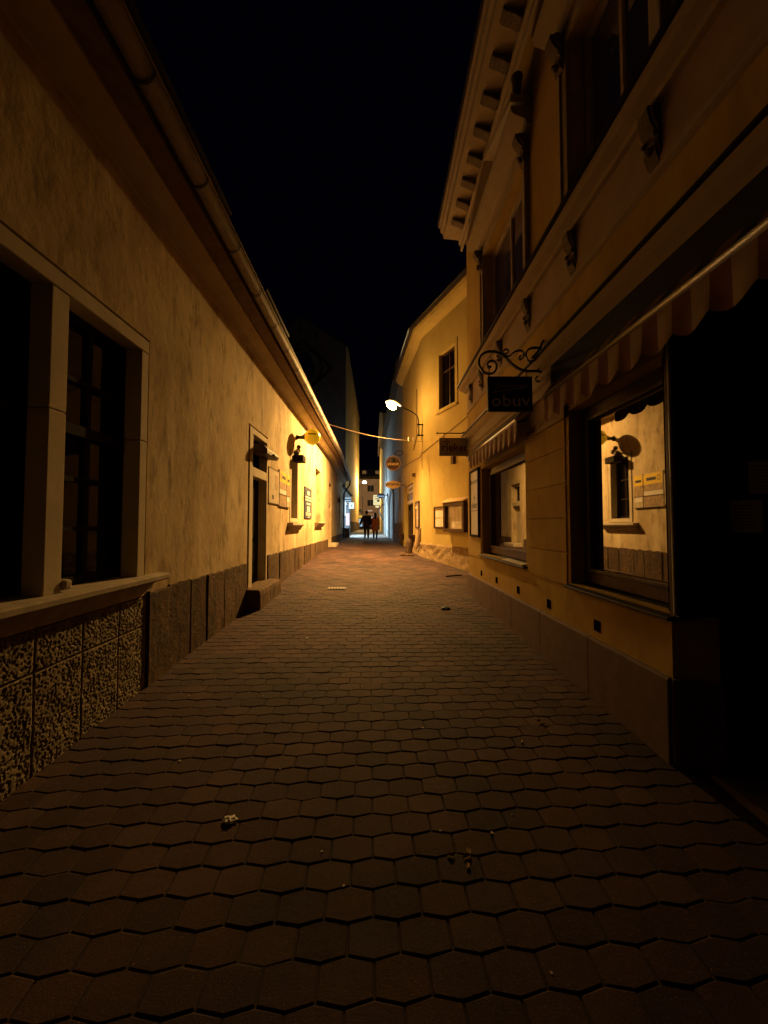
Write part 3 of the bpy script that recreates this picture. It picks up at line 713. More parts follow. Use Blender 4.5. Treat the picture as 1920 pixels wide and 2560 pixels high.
sw = tr([(585, 740), (575, 790), (555, 840), (530, 875), (500, 890), (515, 878), (560, 868), (700, 845), (850, 815), (990, 800)])
s2 = tr([(590, 745), (600, 790), (630, 812), (650, 775), (668, 800), (700, 772), (715, 800), (745, 770), (760, 792), (800, 765), (815, 790), (850, 768), (865, 785), (900, 765), (925, 790), (905, 840), (930, 800), (965, 748)])
a = rib(sw, YS-.0235); b = rib(s2, YS-.024); i0 = len(a.v); a.v += b.v; a.f += [tuple(i0+k for k in f) for f in b.f]; a.mi += b.mi
a.build('script_writing', 'paper', T)
def smoothp(p, it=2):
    for _ in range(it):
        q = [p[0]]
        for a, b in zip(p, p[1:]): q += [tuple(.75*x+.25*y for x, y in zip(a, b)), tuple(.25*x+.75*y for x, y in zip(a, b))]
        p = q+[p[-1]]
    return p
def scroll(mb, pts, w=.010, d=.016, taper=1):
    p = smoothp(tr(pts)); n = len(p)
    vs = []
    for k, (x, z) in enumerate(p):
        x0, z0 = p[max(0, k-1)]; x1, z1 = p[min(n-1, k+1)]; l = math.hypot(x1-x0, z1-z0) or 1
        nx, nz = -(z1-z0)/l*w, (x1-x0)/l*w
        vs.append([(x-nx, YS-d, z-nz), (x+nx, YS-d, z+nz), (x+nx, YS+d, z+nz), (x-nx, YS+d, z-nz)])
    i0 = len(mb.v)
    for q in vs: mb.v += q
    for k in range(n-1):
        for j in range(4): mb.f.append((i0+4*k+j, i0+4*k+(j+1) % 4, i0+4*k+4+(j+1) % 4, i0+4*k+4+j)); mb.mi.append(0)
    mb.f += [(i0, i0+1, i0+2, i0+3), (i0+4*n-4, i0+4*n-3, i0+4*n-2, i0+4*n-1)]; mb.mi += [0, 0]
mb = MB()
scroll(mb, [(500, 500), (460, 515), (440, 480), (460, 430), (520, 410), (570, 450), (580, 520), (540, 590), (460, 610), (370, 570), (325, 480), (330, 380), (390, 305), (500, 275), (620, 305), (700, 370), (790, 460), (900, 540), (1040, 565), (1150, 555), (1230, 580)])
scroll(mb, [(640, 320), (700, 350), (760, 355), (820, 290), (890, 262), (950, 275), (965, 330), (945, 385), (900, 400), (890, 360), (925, 345)], .007)
scroll(mb, [(690, 310), (715, 320), (750, 295), (740, 255), (700, 250), (670, 275), (675, 320)], .006)
scroll(mb, [(1240, 250), (1170, 225), (1080, 225), (1010, 260), (985, 330), (1010, 400), (1060, 430), (1130, 400), (1165, 380)], .008)
scroll(mb, [(1075, 375), (1120, 330), (1180, 260), (1245, 120)], .011)
scroll(mb, [(1150, 540), (1210, 500), (1225, 420)], .006)
scroll(mb, [(1230, 590), (1225, 660), (1190, 715), (1130, 700), (1120, 650), (1160, 640)], .006)
mb.box(ID, 1.872, 1.90, YS-.03, YS+.03, 3.22, 3.62)
for (q, zt) in ((470, 3.53), (995, 3.49)):
    x = (1140+q*.1808-945)/960*YS+.012; mb.tube([(x, YS, 3.40), (x, YS, zt)], .006, 6)
mb.build('bracket', 'iron', T)

# ------------------------------------------------------------ second yellow house (oblique corner)
Y2 = thing('yellow_house', 'plain bright yellow house behind the street lamp on the right', 'house', (1.56, 13.5, .6))
mb = MB()
wall(mb, RO, 0, 4.5, .1, 8.5, [(1.20, 2.12, 5.42, 7.30, .16)])
wall(mb, RP, 0, 4.66, .1, 8.5, [(1.62, 4.0, .3, 3.5, .25)])
mb.face([RP(4.66, 0, .1), RP(4.66, -6, .1), RP(4.66, -6, 8.5), RP(4.66, 0, 8.5)])
mb.face([RO(4.5, 0, .1), RO(4.5, -6, .1), RO(4.5, -6, 8.5), RO(4.5, 0, 8.5)])
mb.build('wall', 'yellow2', Y2)
cv = [(0, 8.42), (.06, 8.44), (.18, 8.50), (.28, 8.60), (.32, 8.70), (0, 8.72)]
mb = MB(); mb.profile(RO, -.05, 4.6, cv); mb.profile(RP, -.05, 4.75, cv); mb.build('cornice', 'yellow2', Y2)
rf = [(.42, 8.72), (.42, 8.78), (-3, 11), (-3, 10.9), (0, 8.75)]
mb = MB(); mb.profile(RO, -.1, 4.6, rf); mb.profile(RP, -.1, 4.75, rf); mb.build('roof', 'rooft', Y2)
mb = MB(); mb.tube([RO(-.12, .46, 8.74), RO(4.6, .46, 8.74)], .055, 8); mb.tube([RP(-.1, .46, 8.74), RP(4.7, .46, 8.74)], .055, 8); mb.build('gutter', 'iron', Y2, smooth=True)
window(Y2, RO, 1.20, 2.12, 5.44, 7.30, -.13, 'wood', 'glassD', .055, bars_u=(1.66,), bars_z=(6.7,))
mb = ring(MB(), RO, 1.06, 2.26, 5.36, 7.44, .135, .0, .02); mb.box(RO, 1.04, 2.28, 0, .07, 5.36, 5.41); bevel(mb.build('window_surround', 'yellow2', Y2), .004)
def roughp(F, u0, u1, z1a, z1b, out, parent, nm='plinth'):
    mb = MB(); nu = int((u1-u0)/.06); nzv = 16; b0 = len(mb.v)
    for i in range(nu+1):
        u = u0+(u1-u0)*i/nu; zt = z1a+(z1b-z1a)*i/nu; p = F(u, 0, 0); zb = gz(p[0], p[1])-.08
        for j in range(nzv+1):
            z = zb+(zt-zb)*j/nzv
            w = out+.10*(1-j/nzv)**2+.035*noise.noise((u*4, z*5, 0))+.02*noise.noise((u*13, z*13, 5))
            if j == nzv: w = -.01
            mb.v.append(F(u, w, z+(.03*noise.noise((u*6, 0, 9)) if j >= nzv-1 else 0)))
    for i in range(nu):
        for j in range(nzv):
            a = b0+i*(nzv+1)+j; mb.f.append((a, a+nzv+1, a+nzv+2, a+1)); mb.mi.append(0)
    return mb.build(nm, 'rough', parent, smooth=True)
roughp(RO, -.02, 4.2, 1.12, 1.06, .04, Y2); roughp(RP, -.02, 1.55, 1.12, 1.12, .04, Y2)
# door group
D = MB().box(RP, 1.66, 3.96, -.22, -.15, .6, 2.62)
for k in range(4):
    a = 1.72+k*.57
D = D.build('door', 'woodblk', Y2)
mb = MB()
for (a, b) in ((1.80, 2.66),):
    for (z0, z1) in ((2.15, 2.52), (1.80, 2.08), (1.28, 1.72)): mb.box(RP, a, b, -.15, -.142, z0, z1)
mb.build('pane', 'paper', D)
mb = MB(); mb.box(RP, 3.0, 3.06, -.15, -.12, .9, 2.55); mb.box(RP, 3.3, 3.85, -.15, -.14, 1.3, 2.4); mb.build('door_panel', 'wood', D)
T_ = MB().box(RP, 1.66, 3.96, -.2, -.10, 2.66, 3.46).build('transom_panel', 'white', Y2)
mb = MB(); u = 1.8
while u < 3.8: mb.box(RP, u, u+.17, -.10, -.095, 2.82, 3.12); u += .27
u = 2.0
while u < 3.5: mb.box(RP, u, u+.07, -.10, -.095, 3.22, 3.34); u += .16
mb.build('transom_writing', 'wood', T_)
mb = MB(); ring(mb, RP, 1.62, 4.0, .5, 3.5, .05, -.2, .03); bevel(mb.build('door_frame', 'yellow2', Y2), .004)
def ang(F, u, w, z): return F(u, w, z)
def planter(F, u, lab):
    T = thing('flower_box', lab, 'planter', F(u, .15, 1.2)); 
    mb = MB(); mb.hexa([F(u-.16, .04, 1.22), F(u+.16, .04, 1.22), F(u+.16, .20, 1.22), F(u-.16, .20, 1.22), F(u-.22, .03, 1.36), F(u+.22, .03, 1.36), F(u+.22, .26, 1.36), F(u-.22, .26, 1.36)])
    bevel(mb.build('box', 'wood', T), .008); MB().box(F, u-.03, u+.03, 0, .06, 1.05, 1.25).build('bracket', 'iron', T)
planter(RP, 1.45, 'small wooden flower box on the wall to the right of the pub door')
planter(RP, 4.3, 'small wooden flower box on the wall to the left of the pub door')
# menu board and boards leaning
T = thing('menu_board', 'tall narrow dark framed menu board with two small pale balls beside the pub door', 'sign', RP(.75, 0, 1.6))
bevel(ring(MB(), RP, .42, 1.10, 1.62, 2.62, .06, .0, .06).build('frame', 'wood', T), .005)
MB().box(RP, .46, 1.06, .0, .03, 1.66, 2.58).build('sheet', 'tan', T)
mb = MB(); mb.ball(RP(.9, .04, 2.38), .045, 8); mb.ball(RP(.62, .04, 1.98), .03, 8); mb.build('small_pale_ball', 'white', T, smooth=True)  # two small balls in plain white paint
for u, z1, lab in ((.75, 1.6, 'plank leaning under the menu board'), (.30, 1.62, 'wider upright plank on the wall right of the menu board')):
    mb = MB(); mb.hexa([RP(u-.09, .02, .98), RP(u+.09, .02, .98), RP(u+.09, .14, .98), RP(u-.09, .14, .98), RP(u-.09, .0, z1), RP(u+.09, 0, z1), RP(u+.09, .04, z1), RP(u-.09, .04, z1)])
    tag(bevel(mb.build('plank', 'tan' if u > .5 else 'softwood'), .006), lab, 'plank')
# noticeboards on the oblique wall
T = thing('notice_board', 'flat noticeboard with pale papers in a dark frame on the yellow wall', 'notice board', RO(1.27, 0, 1.6), 'noticeboards on the yellow wall')
bevel(ring(MB(), RO, .88, 1.66, 1.62, 2.33, .055, .001, .06).build('frame', 'wood', T), .005)
MB().box(RO, .92, 1.62, .002, .03, 1.66, 2.29).build('backboard', 'ochre', T)
for (a, b, c, d) in ((.96, 1.22, 1.98, 2.20), (1.25, 1.42, 1.98, 2.2), (1.45, 1.59, 1.97, 2.22), (.95, 1.3, 1.68, 1.93), (1.33, 1.42, 1.68, 1.95), (1.45, 1.6, 1.68, 1.93)):
    MB().box(RO, a, b, .03, .033, c, d).build('paper_sheet', 'paper', T)
T = thing('notice_board', 'deep box noticeboard with sloping roof and papers next to the near building', 'notice board', RO(2.25, 0, 1.5), 'noticeboards on the yellow wall')
mb = ring(MB(), RO, 1.72, 2.82, 1.52, 2.40, .10, .001, .22); bevel(mb.build('case', 'wood', T), .006)
MB().box(RO, 1.80, 2.74, .002, .10, 1.60, 2.32).build('backboard', 'pavesign', T)
for (a, b, c, d) in ((1.88, 2.02, 1.98, 2.30), (2.05, 2.2, 1.96, 2.30), (2.05, 2.2, 1.66, 1.93), (2.24, 2.38, 1.78, 2.15), (2.42, 2.55, 1.78, 2.14), (2.46, 2.56, 2.18, 2.3), (2.58, 2.7, 1.9, 2.25)):
    MB().box(RO, a, b, .10, .104, c, d).build('paper_sheet', 'paper', T)
MB().box(RO, 1.81, 2.73, .17, .175, 1.61, 2.31) 
mb = MB(); mb.profile(RO, 1.66, 2.88, [(0, 2.41), (.28, 2.405), (.28, 2.43), (0, 2.55)]); bevel(mb.build('roof', 'tan', T), .004)
tag(bevel(MB().box(RO, 1.98, 2.12, 0, .10, 3.58, 3.83).build('alarm_box', 'wood'), .01), 'little dark box high on the yellow wall under the rieker sign', 'alarm')
tag(bevel(MB().box(RP, 1.3, 1.42, 0, .12, 3.62, 3.75).build('door_spotlight', 'wood'), .01), 'tiny dark spotlight on the wall above the pub door', 'lamp')
# cables across the yellow facade
mb = MB(); mb.tube([RO(3.6, .02, 5.05), RO(2.14, .02, 4.72), RO(.9, .02, 4.45), RO(0, .03, 4.25), RP(.3, .02, 4.2), RP(2.5, .02, 4.35), RP(4.6, .02, 4.45)], .012, 6)
tag(mb.build('wall_cable', 'softwood'), 'sagging cable running across the yellow facade round its corner', 'cable')
mb = MB(); mb.tube([RO(.06, .03, 5.3), RO(.05, .05, 4.9), RO(.08, .03, 4.6), RO(.03, .03, 4.1), RO(.06, .03, 3.7)], .01, 6); mb.tube([RP(.9, .02, 6.9), RP(.9, .02, 5.1), RP(1.6, .02, 4.7)], .016, 6)
tag(mb.build('wall_cable', 'softwood'), 'thin loose cables hanging down below the lamp bracket', 'cable')
# stone bollard and step at the door
bx, by = 1.10, 13.75; bz = gz(bx, by)
mb = MB(); mb.tube([(bx, by, bz-.1), (bx, by, bz+.1), (bx-.01, by, bz+.4), (bx, by+.02, bz+.55), (bx+.02, by+.02, bz+.62)], [.13, .125, .115, .085, .02], 9)
tag(mb.build('guard_stone', 'slab', smooth=True), 'worn rounded guard stone standing by the pub door', 'bollard')
mb = MB(); mb.box(ID, bx-.32, bx+.16, by-.32, by-.16, bz-.1, bz+.05); mb.box(ID, bx-.30, bx-.12, by-.31, by-.17, bz+.05, bz+.085)
tag(bevel(mb.build('kerb_stone', 'slab'), .02), 'low flat stone in front of the guard stone', 'stone')

# ------------------------------------------------------------ street lamp on the yellow house
LP = Vector((.48, 13.05, 5.86))
T = thing('street_lamp', 'glowing sodium street lamp on a curved arm fixed to the yellow house', 'lamp', (1.45, 13.42, 4.8))
mb = MB(); arm = smoothp([(1.44, 13.42, 4.86), (1.44, 13.42, 5.36), (1.40, 13.42, 5.58), (1.22, 13.40, 5.72), (.95, 13.28, 5.80), (.74, 13.15, 5.88)], 2)
mb.tube(arm, .022, 10); mb.build('arm', 'iron', T, smooth=True)
for z in (5.28, 4.90): MB().box(ID, 1.38, 1.62, 13.40, 13.44, z-.02, z+.02).build('clamp', 'iron', T)
mb = MB(); mb.tube([(.78, 13.16, 5.86), (.68, 13.12, 5.92), (.54, 13.07, 5.965), (.38, 13.05, 5.98), (.26, 13.05, 5.96)], [.03, .05, .075, .075, .03], 14); hd = mb.build('hood', 'alu', T, smooth=True)
M['bulb'] = emis('sodium_bulb', SODIUM, LAMP_L)
mb = MB(); mb.ball((0, 0, 0), .185, 24, (1, 1, LAMP_FLAT)); qr = Vector(LAMP_AXIS).to_track_quat('Z', 'Y')
mb.v = [tuple(qr @ Vector(v)+LP+Vector((-.02, 0, -.03))) for v in mb.v]; mb.build('bulb', 'bulb', T, smooth=True)
sp = bpy.data.lights.new('lamp_light', 'SPOT'); sp.energy = LAMP_W; sp.color = SODIUM; sp.spot_size = R(157); sp.spot_blend = 1.0; sp.shadow_soft_size = .05
so = bpy.data.objects.new('lamp_light', sp); COL.objects.link(so); so.location = LP+Vector((-.10, -.02, -.22)); so.rotation_euler = Vector(LAMP_AIM).to_track_quat('-Z', 'Y').to_euler()

mb = MB(); pts = []
for k in range(25):
    t = k/24; p = Vector((-1.60, 12.35, 4.99)).lerp(Vector((1.5, 13.15, 4.62)), t); p.z -= .22*math.sin(math.pi*t)**1.0*.55; pts.append(p)
mb.tube(pts, .0075, 6)
tag(mb.build('overhead_cable', 'softwood', smooth=True), 'pale cable spanning the lane from the left gutter to the yellow house', 'cable')
for x, y in ((1.05, 13.03), (1.22, 13.08)):
    mb = MB(); mb.tube([(x, y, 4.60), (x, y, 4.66), (x, y, 4.72), (x, y, 4.76)], [.012, .03, .028, .01], 8)
    tag(mb.build('insulator', 'white', smooth=True), 'small pale insulator on the right end of the overhead cable' if x < 1.1 else 'small pale insulator close to the wall on the overhead cable', 'insulator')

# hanging signs of the pub
T = thing('round_sign', 'round brown beer sign with gold lettering hanging above the tan name sign', 'sign', (.67, 17, 4.1))
n = 32; c0 = (.67, 17, 4.49)
def disc(mb, r, y0, y1, sx=1, sz=1, c=c0):
    mb.prism([(c[0]+sx*r*math.cos(2*math.pi*k/n), y0, c[2]+sz*r*math.sin(2*math.pi*k/n)) for k in range(n)], [(c[0]+sx*r*math.cos(2*math.pi*k/n), y1, c[2]+sz*r*math.sin(2*math.pi*k/n)) for k in range(n)])
mb = MB(); disc(mb, .335, 16.94, 17.06); bevel(mb.build('disc', 'brownsign', T), .01)
mb = MB()
for k in range(n):
    t0, t1 = 2*math.pi*k/n, 2*math.pi*(k+1)/n
    P = lambda t, r: (c0[0]+r*math.cos(t), 16.936, c0[2]+r*math.sin(t)); mb.face([P(t0, .33), P(t1, .33), P(t1, .305), P(t0, .305)])
mb.build('rim', 'tan', T)
mb = MB(); x = .43
for k in range(6): mb.box(ID, x, x+.055, 16.93, 16.938, 4.385, 4.50 if k % 2 else 4.48); mb.box(ID, x, x+.075, 16.93, 16.938, 4.385 if k % 3 else 4.47, 4.405 if k % 3 else 4.49); x += .083
mb.build('writing', 'gold', T)
mb = MB(); mb.ball((.70, 16.93, 4.60), .085, 10, (.8, .1, 1.1)); mb.ball((.66, 16.93, 4.66), .05, 10, (.8, .1, 1)); mb.build('figure_mark', 'black', T, smooth=True)
mb = MB(); mb.tube([(.72, 17, 4.82), (.78, 17, 4.98), (.86, 17, 5.06), (1.08, 17, 5.04), (1.13, 17, 4.95), (1.05, 17, 4.86), (.85, 17, 4.86)], .018, 6); mb.build('bracket', 'iron', T)
T = thing('name_sign', 'tan hexagonal sign lettered RYCHTAR in black hanging from the pub wall', 'sign', (.66, 17, 3.35))
hx = [(-.335, -.07), (-.335, .07), (0-.12, .165), (0, .185), (.12, .165), (.335, .07), (.335, -.07), (.12, -.165), (0, -.185), (-.12, -.165)]
mb = MB(); mb.prism([(.66+a, 16.94, 3.53+b) for a, b in hx], [(.66+a, 17.02, 3.53+b) for a, b in hx]); bevel(mb.build('board', 'tan', T), .008)
MB().text('RYCHTÁR', txtY(.66, 16.94, 3.53), .145, bold=.006, sx=.92).build('writing', 'black', T)
MB().box(ID, .99, 1.22, 16.96, 17.0, 3.5, 3.53).build('bracket', 'iron', T)

# ------------------------------------------------------------ arch building further along on the right
A2 = thing('grey_house', 'grey house with pointed arch doorway lit pale blue beyond the pub', 'house', (1.0, 24, .85))
mb = MB()
wall(mb, RA, 0, 19.9, .3, 9.6, [(1.0, 1.9, 1.6, 4.2, .2), (13.5, 14.3, 5.5, 7.2, .2)])
R3 = Fr((.5, 38.04), (-.0095, .99995), (-.99995, -.0095))
mb.face([RA(19.9, 0, .3), RA(19.9, -6, .3), RA(19.9, -6, 9.6), RA(19.9, 0, 9.6)])
mb.build('wall', 'grey', A2)
mb = MB(); mb.profile(RA, -.05, 20.1, [(0, 9.3), (.1, 9.35), (.3, 9.6), (.3, 9.7), (-4, 12.5), (-4, 9.3)]); mb.build('roof', 'rooft', A2)
mb = MB()      # arched portal, proud of the wall
def archp(F, ua, ub, zs, zt, w0, w1, t):
    cu = (ua+ub)/2; pts_o, pts_i = [], []
    for k in range(9):
        s = k/8; a = math.pi*s
        pts_o.append((cu-(cu-ua)*math.cos(a), zs+(zt-zs)*math.sin(a)**.8)); pts_i.append((cu-(cu-ua-t)*math.cos(a), zs+(zt-zs-t)*math.sin(a)**.8))
    zb = .7
    pts_o = [(ua, zb)]+pts_o+[(ub, zb)]; pts_i = [(ua+t, zb)]+pts_i+[(ub-t, zb)]
    for (a, b, c, d) in zip(pts_o, pts_o[1:], pts_i[1:], pts_i):
        mb.hexa([F(a[0], w0, a[1]), F(b[0], w0, b[1]), F(c[0], w0, c[1]), F(d[0], w0, d[1]), F(a[0], w1, a[1]), F(b[0], w1, b[1]), F(c[0], w1, c[1]), F(d[0], w1, d[1])])
archp(RA, 5.2, 9.5, 2.9, 4.4, .0, .10, .35); archp(RA, 10.6, 14.6, 2.9, 4.3, 0, .10, .35); bevel(mb.build('arch_surround', 'grey', A2), .01)
MB().box(RA, 5.5, 9.2, .002, .02, .7, 3.2).build('shop_door', 'grey', A2)
for (a, b) in ((.05, 1.1), (1.2, 2.4), (2.5, 3.8)):
    for (z0, z1) in ((.6, 1.22), (1.24, 1.86)): bevel(MB().box(RA, a, b-.02, .0, .10, z0, z1).build('stone_block', 'slab', A2), .03)
window(A2, RA, 1.02, 1.88, 1.62, 4.18, -.15, 'stoneFrame', 'glassD', .06)
Q = thing('tall_yellow_house', 'narrow lit yellow house front at the far right end of the lane', 'house', (.5, 45, 1))
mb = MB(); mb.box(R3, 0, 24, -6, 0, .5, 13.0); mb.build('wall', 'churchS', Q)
mb = MB(); mb.profile(R3, -.1, 24.1, [(.35, 13.0), (.35, 13.1), (-3, 15.5), (-6, 13.0)]); mb.build('roof', 'rooft', Q)

# ------------------------------------------------------------ small shop house beyond the left house
B = thing('shop_house', 'low grey shop house with bright shop window beyond the cream house', 'house', (-2.5, 30, .9))
mb = MB(); F2 = Fr((-2.5, 26.6), (0, 1), (1, 0)); wall(mb, F2, 0, 8.3, .5, 4.4, [(2.0, 7.6, 1.3, 3.6, .75)])
mb.face([F2(0, 0, .5), F2(0, -5, .5), F2(0, -5, 4.4), F2(0, 0, 4.4)])
mb.build('wall', 'grey', B); MB().profile(F2, 0, 8.3, [(.2, 4.4), (.2, 4.5), (-5, 6.5), (-5, 4.4)]).build('roof', 'rooft', B)
w = ring(MB(), F2, 2.0, 7.6, 1.3, 3.6, .08, -.1, 0.0).box(F2, 7.45, 7.59, -.73, -.02, 1.31, 3.59).box(F2, 2.01, 7.45, -.73, -.02, 1.305, 1.36).build('window', 'iron', B)  # dark side panel added so the brightly lit far reveal stays dark
M['shoplit'] = emis('shop_window_light', (.50, .78, 1.0), 48)
MB().box(F2, 2.01, 7.59, -.74, -.70, 1.31, 3.59).build('lit_pane', 'shoplit', w)
mb = MB(); mb.box(ID, -2.5, -2.05, 27.2, 28.1, .8, 1.55); tag(bevel(mb.build('stone_stair', 'slab'), .02), 'dark stone stair block at the end of the cream house', 'step')
M['signW'] = emis('lit_white_sign', (.75, .95, 1.0), 1.6); M['signP'] = emis('lit_pink_sign', (1.0, .80, .88), 1.5); M['signB'] = emis('lit_blue_sign', (.55, .8, 1.0), 1.0)
tag(bevel(MB().box(ID, -2.50, -2.36, 28.0, 28.12, 2.45, 3.5).build('light_box_sign', 'signW'), .01), 'narrow upright white lit sign at the end of the cream house', 'sign')
tag(bevel(MB().box(ID, -2.32, -2.08, 27.9, 28.0, 1.75, 2.62).build('light_box_sign', 'signP'), .01), 'pinkish white lit panel low at the end of the cream house', 'sign')
T = thing('striped_sign', 'lit sign with dark blue stripes projecting over the lane at left', 'sign', (-2.2, 28.2, 3.4))
mb = MB(); mb.box(ID, -2.48, -1.98, 28.2, 28.3, 3.42, 3.80); mb.build('box', 'signB', T)
mb = MB(); mb.box(ID, -2.48, -1.98, 28.19, 28.2, 3.62, 3.70); mb.box(ID, -2.48, -1.98, 28.19, 28.2, 3.48, 3.54); mb.build('stripe', 'blue', T)
T = thing('square_sign', 'small square white lit sign with blue mark below the striped one', 'sign', (-1.9, 28.4, 3.0))
mb = MB(); mb.box(ID, -2.16, -1.78, 28.4, 28.5, 2.98, 3.44); bevel(mb.build('box', 'signW', T), .03)
MB().box(ID, -1.97, -1.92, 28.39, 28.4, 3.10, 3.3).build('mark', 'blue', T)

# ------------------------------------------------------------ church hall with gable and round window
C2 = thing('gabled_hall', 'tall dark gabled building with a round window inside a diamond', 'building', (-7, 36, .9))
mb = MB()
g0 = [(-11.3, 35, .5), (-2.97, 35, .5), (-2.97, 35, 18.3), (-7.12, 35, 21.0), (-11.3, 35, 18.3)]
mb.face(g0); mb.face([(x, 60, z) for x, y, z in g0]); mb.face([(-11.3, 35, .5), (-11.3, 60, .5), (-11.3, 60, 18.3), (-11.3, 35, 18.3)])
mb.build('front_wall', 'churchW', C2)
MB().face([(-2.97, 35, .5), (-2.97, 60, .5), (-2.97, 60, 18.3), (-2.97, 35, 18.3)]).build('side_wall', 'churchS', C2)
mb = MB(); mb.hexa([(-2.8, 34.9, 18.2), (-2.8, 60, 18.2), (-7.12, 60, 21.05), (-7.12, 34.9, 21.05), (-2.8, 34.9, 18.35), (-2.8, 60, 18.35), (-7.12, 60, 21.2), (-7.12, 34.9, 21.2)])
mb.hexa([(-11.5, 34.9, 18.2), (-11.5, 60, 18.2), (-7.13, 60, 21.05), (-7.13, 34.9, 21.05), (-11.5, 34.9, 18.35), (-11.5, 60, 18.35), (-7.13, 60, 21.2), (-7.13, 34.9, 21.2)]); mb.build('roof', 'rooft', C2)
cx, cz, hd_ = -6.95, 16.22, 2.62
mb = MB()
for a in range(4):
    p = [(cx+hd_*math.cos(R(90*a)), cz+hd_*math.sin(R(90*a))), (cx+hd_*math.cos(R(90*a+90)), cz+hd_*math.sin(R(90*a+90)))]
    mb.tube([(p[0][0], 34.95, p[0][1]), (p[1][0], 34.95, p[1][1])], .09, 4)
mb.tube([(cx+1.78*math.cos(2*math.pi*k/32), 34.95, cz+1.78*math.sin(2*math.pi*k/32)) for k in range(33)], .09, 4); mb.build('stone_moulding', 'woodblk', C2)
mb = MB(); mb.prism([(cx+1.05*math.cos(2*math.pi*k/32), 34.93, cz+1.5*math.sin(2*math.pi*k/32)) for k in range(32)], [(cx+1.05*math.cos(2*math.pi*k/32), 34.99, cz+1.5*math.sin(2*math.pi*k/32)) for k in range(32)]); mb.build('round_window', 'glassU', C2)
for x, z in ((-7.2, 19.6), (-5.8, 18.8)): MB().box(ID, x-.09, x+.09, 34.95, 34.99, z, z+.9).build('slit_window', 'black', C2)
MB().box(ID, -2.969, -2.90, 35, 60, .5, 2.2).build('plinth', 'slab', C2)

# ------------------------------------------------------------ end building, closing the lane
E2 = thing('town_house', 'brown three storey town house with lit shops closing the end of the lane', 'house', (-2, 75, 1.1))
FE = Fr((-14, 75), (1, 0), (0, -1))
wo = []
for z0, z1 in ((5.53, 6.9), (8.35, 9.75)):
    for x in (-7.2, -4.3, -1.45, 1.4, 4.2): wo.append((x-.72+14, x+.72+14, z0, z1, .25))
sh = [(-4.2+14, -3.1+14, 1.5, 3.1, .2), (-1.9+14, -.7+14, 2.4, 3.4, .2)]
mb = wall(MB(), FE, 0, 26, .8, 11.2, wo+sh); mb.build('wall', 'endW', E2)
MB().profile(FE, -.2, 26.2, [(.4, 11.2), (.4, 11.35), (-4, 13.5), (-4, 11.2), (0, 10.9)]).build('roof', 'rooft', E2)
MB().profile(FE, 0, 26, [(0, 4.3), (.2, 4.4), (.2, 4.6), (0, 4.65)]).build('string_course', 'endW', E2)
for x, zz in ((-2.75, 12.4), (-.1, 12.4)): MB().box(ID, x-.4, x+.4, 76, 77, 11.2, zz+.3).build('dormer', 'endW', E2)
for (a, b, c, d, _) in wo: window(E2, FE, a, b, c, d, -.12, 'endW', 'black', .10, bars_u=((a+b)/2,))
M['shopA'] = emis('far_shop_blue', (.5, .78, 1.0), .9); M['shopB'] = emis('far_shop_warm', (1.0, .93, .75), 1.0); M['shopC'] = emis('far_sign_yellow', (1.0, .62, .08), .9)
for q, m_ in zip(sh, ('shopA', 'shopB')):
    MB().box(FE, q[0], q[1], -.18, -.15, q[2], q[3]).build('lit_shop_window', m_, E2)
MB().box(FE, 9.8, 10.9, .0, .1, 3.35, 3.75).build('lit_fascia_sign', 'shopC', E2); MB().box(FE, 12.0, 12.9, 0, .1, 4.35, 4.7).build('lit_fascia_sign', 'shopB', E2)
MB().box(FE, 8.5, 15, .0, .05, .8, 1.6).build('shopfront_base', 'black', E2)
# second lamp
T = thing('street_lamp', 'distant pale street lamp shining in front of the town house', 'lamp', (-2.9, 55, 7.8))
mb = MB(); mb.tube(smoothp([(-2.97, 55, 7.6), (-2.8, 55, 7.95), (-2.5, 55, 8.1), (-2.15, 55, 8.1)], 2), .03, 8); mb.tube([(-2.3, 55, 8.11), (-2.1, 55, 8.16), (-1.7, 55, 8.16), (-1.62, 55, 8.1)], [.03, .1, .1, .03], 10); mb.build('arm', 'iron', T)
M['bulb2'] = emis('pale_bulb', (1.0, .74, .34), 4200)
mb = MB(); mb.ball((-1.95, 55, 7.96), .17, 14, (1.2, .9, .8)); mb.build('bulb', 'bulb2', T, smooth=True)
# far signs
T = thing('oval_sign', 'black oval sign on a thin post near the town house', 'sign', (-2.65, 62, 1.1))
mb = MB(); n = 24; disc(mb, .4, 61.95, 62.0, 1, .7, (-2.78, 0, 4.12)); mb.build('board', 'black', T); MB().tube([(-2.5, 62.03, 1.05), (-2.5, 62.03, 6.6)], .04, 6).build('post', 'iron', T)
T = thing('light_box_sign', 'pale yellow lit square sign with red writing on the right side of the lane', 'sign', (-.1, 38, 3.8))
M['signY'] = emis('lit_cream_sign', (1.0, .88, .45), 1.1)
mb = MB(); mb.box(ID, -.47, .22, 38, 38.12, 3.78, 4.78); mb.box(ID, -.25, .08, 38, 38.1, 3.52, 3.72); bevel(mb.build('box', 'signY', T), .02)
mb = MB(); mb.box(ID, -.28, .15, 37.98, 38, 4.35, 4.43); mb.box(ID, -.1, .15, 37.98, 38, 4.1, 4.3); mb.box(ID, -.35, -.1, 37.98, 38, 4.58, 4.62); mb.build('writing', 'strB', T)
T = thing('oval_sign', 'dark blue oval sign with pale lettering in front of the yellow lit sign', 'sign', (.3, 30, 3.8))
mb = MB(); disc(mb, .30, 29.95, 30.0, 1.05, .68, (.24, 0, 4.06)); mb.build('board', 'blue', T); mb = MB()
x = .0
while x < .46: mb.box(ID, x, x+.045, 29.94, 29.95, 3.99, 4.06); x += .062
mb.build('writing', 'signB', T); MB().tube([(.5, 30.0, 4.1), (.75, 30.0, 4.1)], .02, 6).build('bracket', 'iron', T)
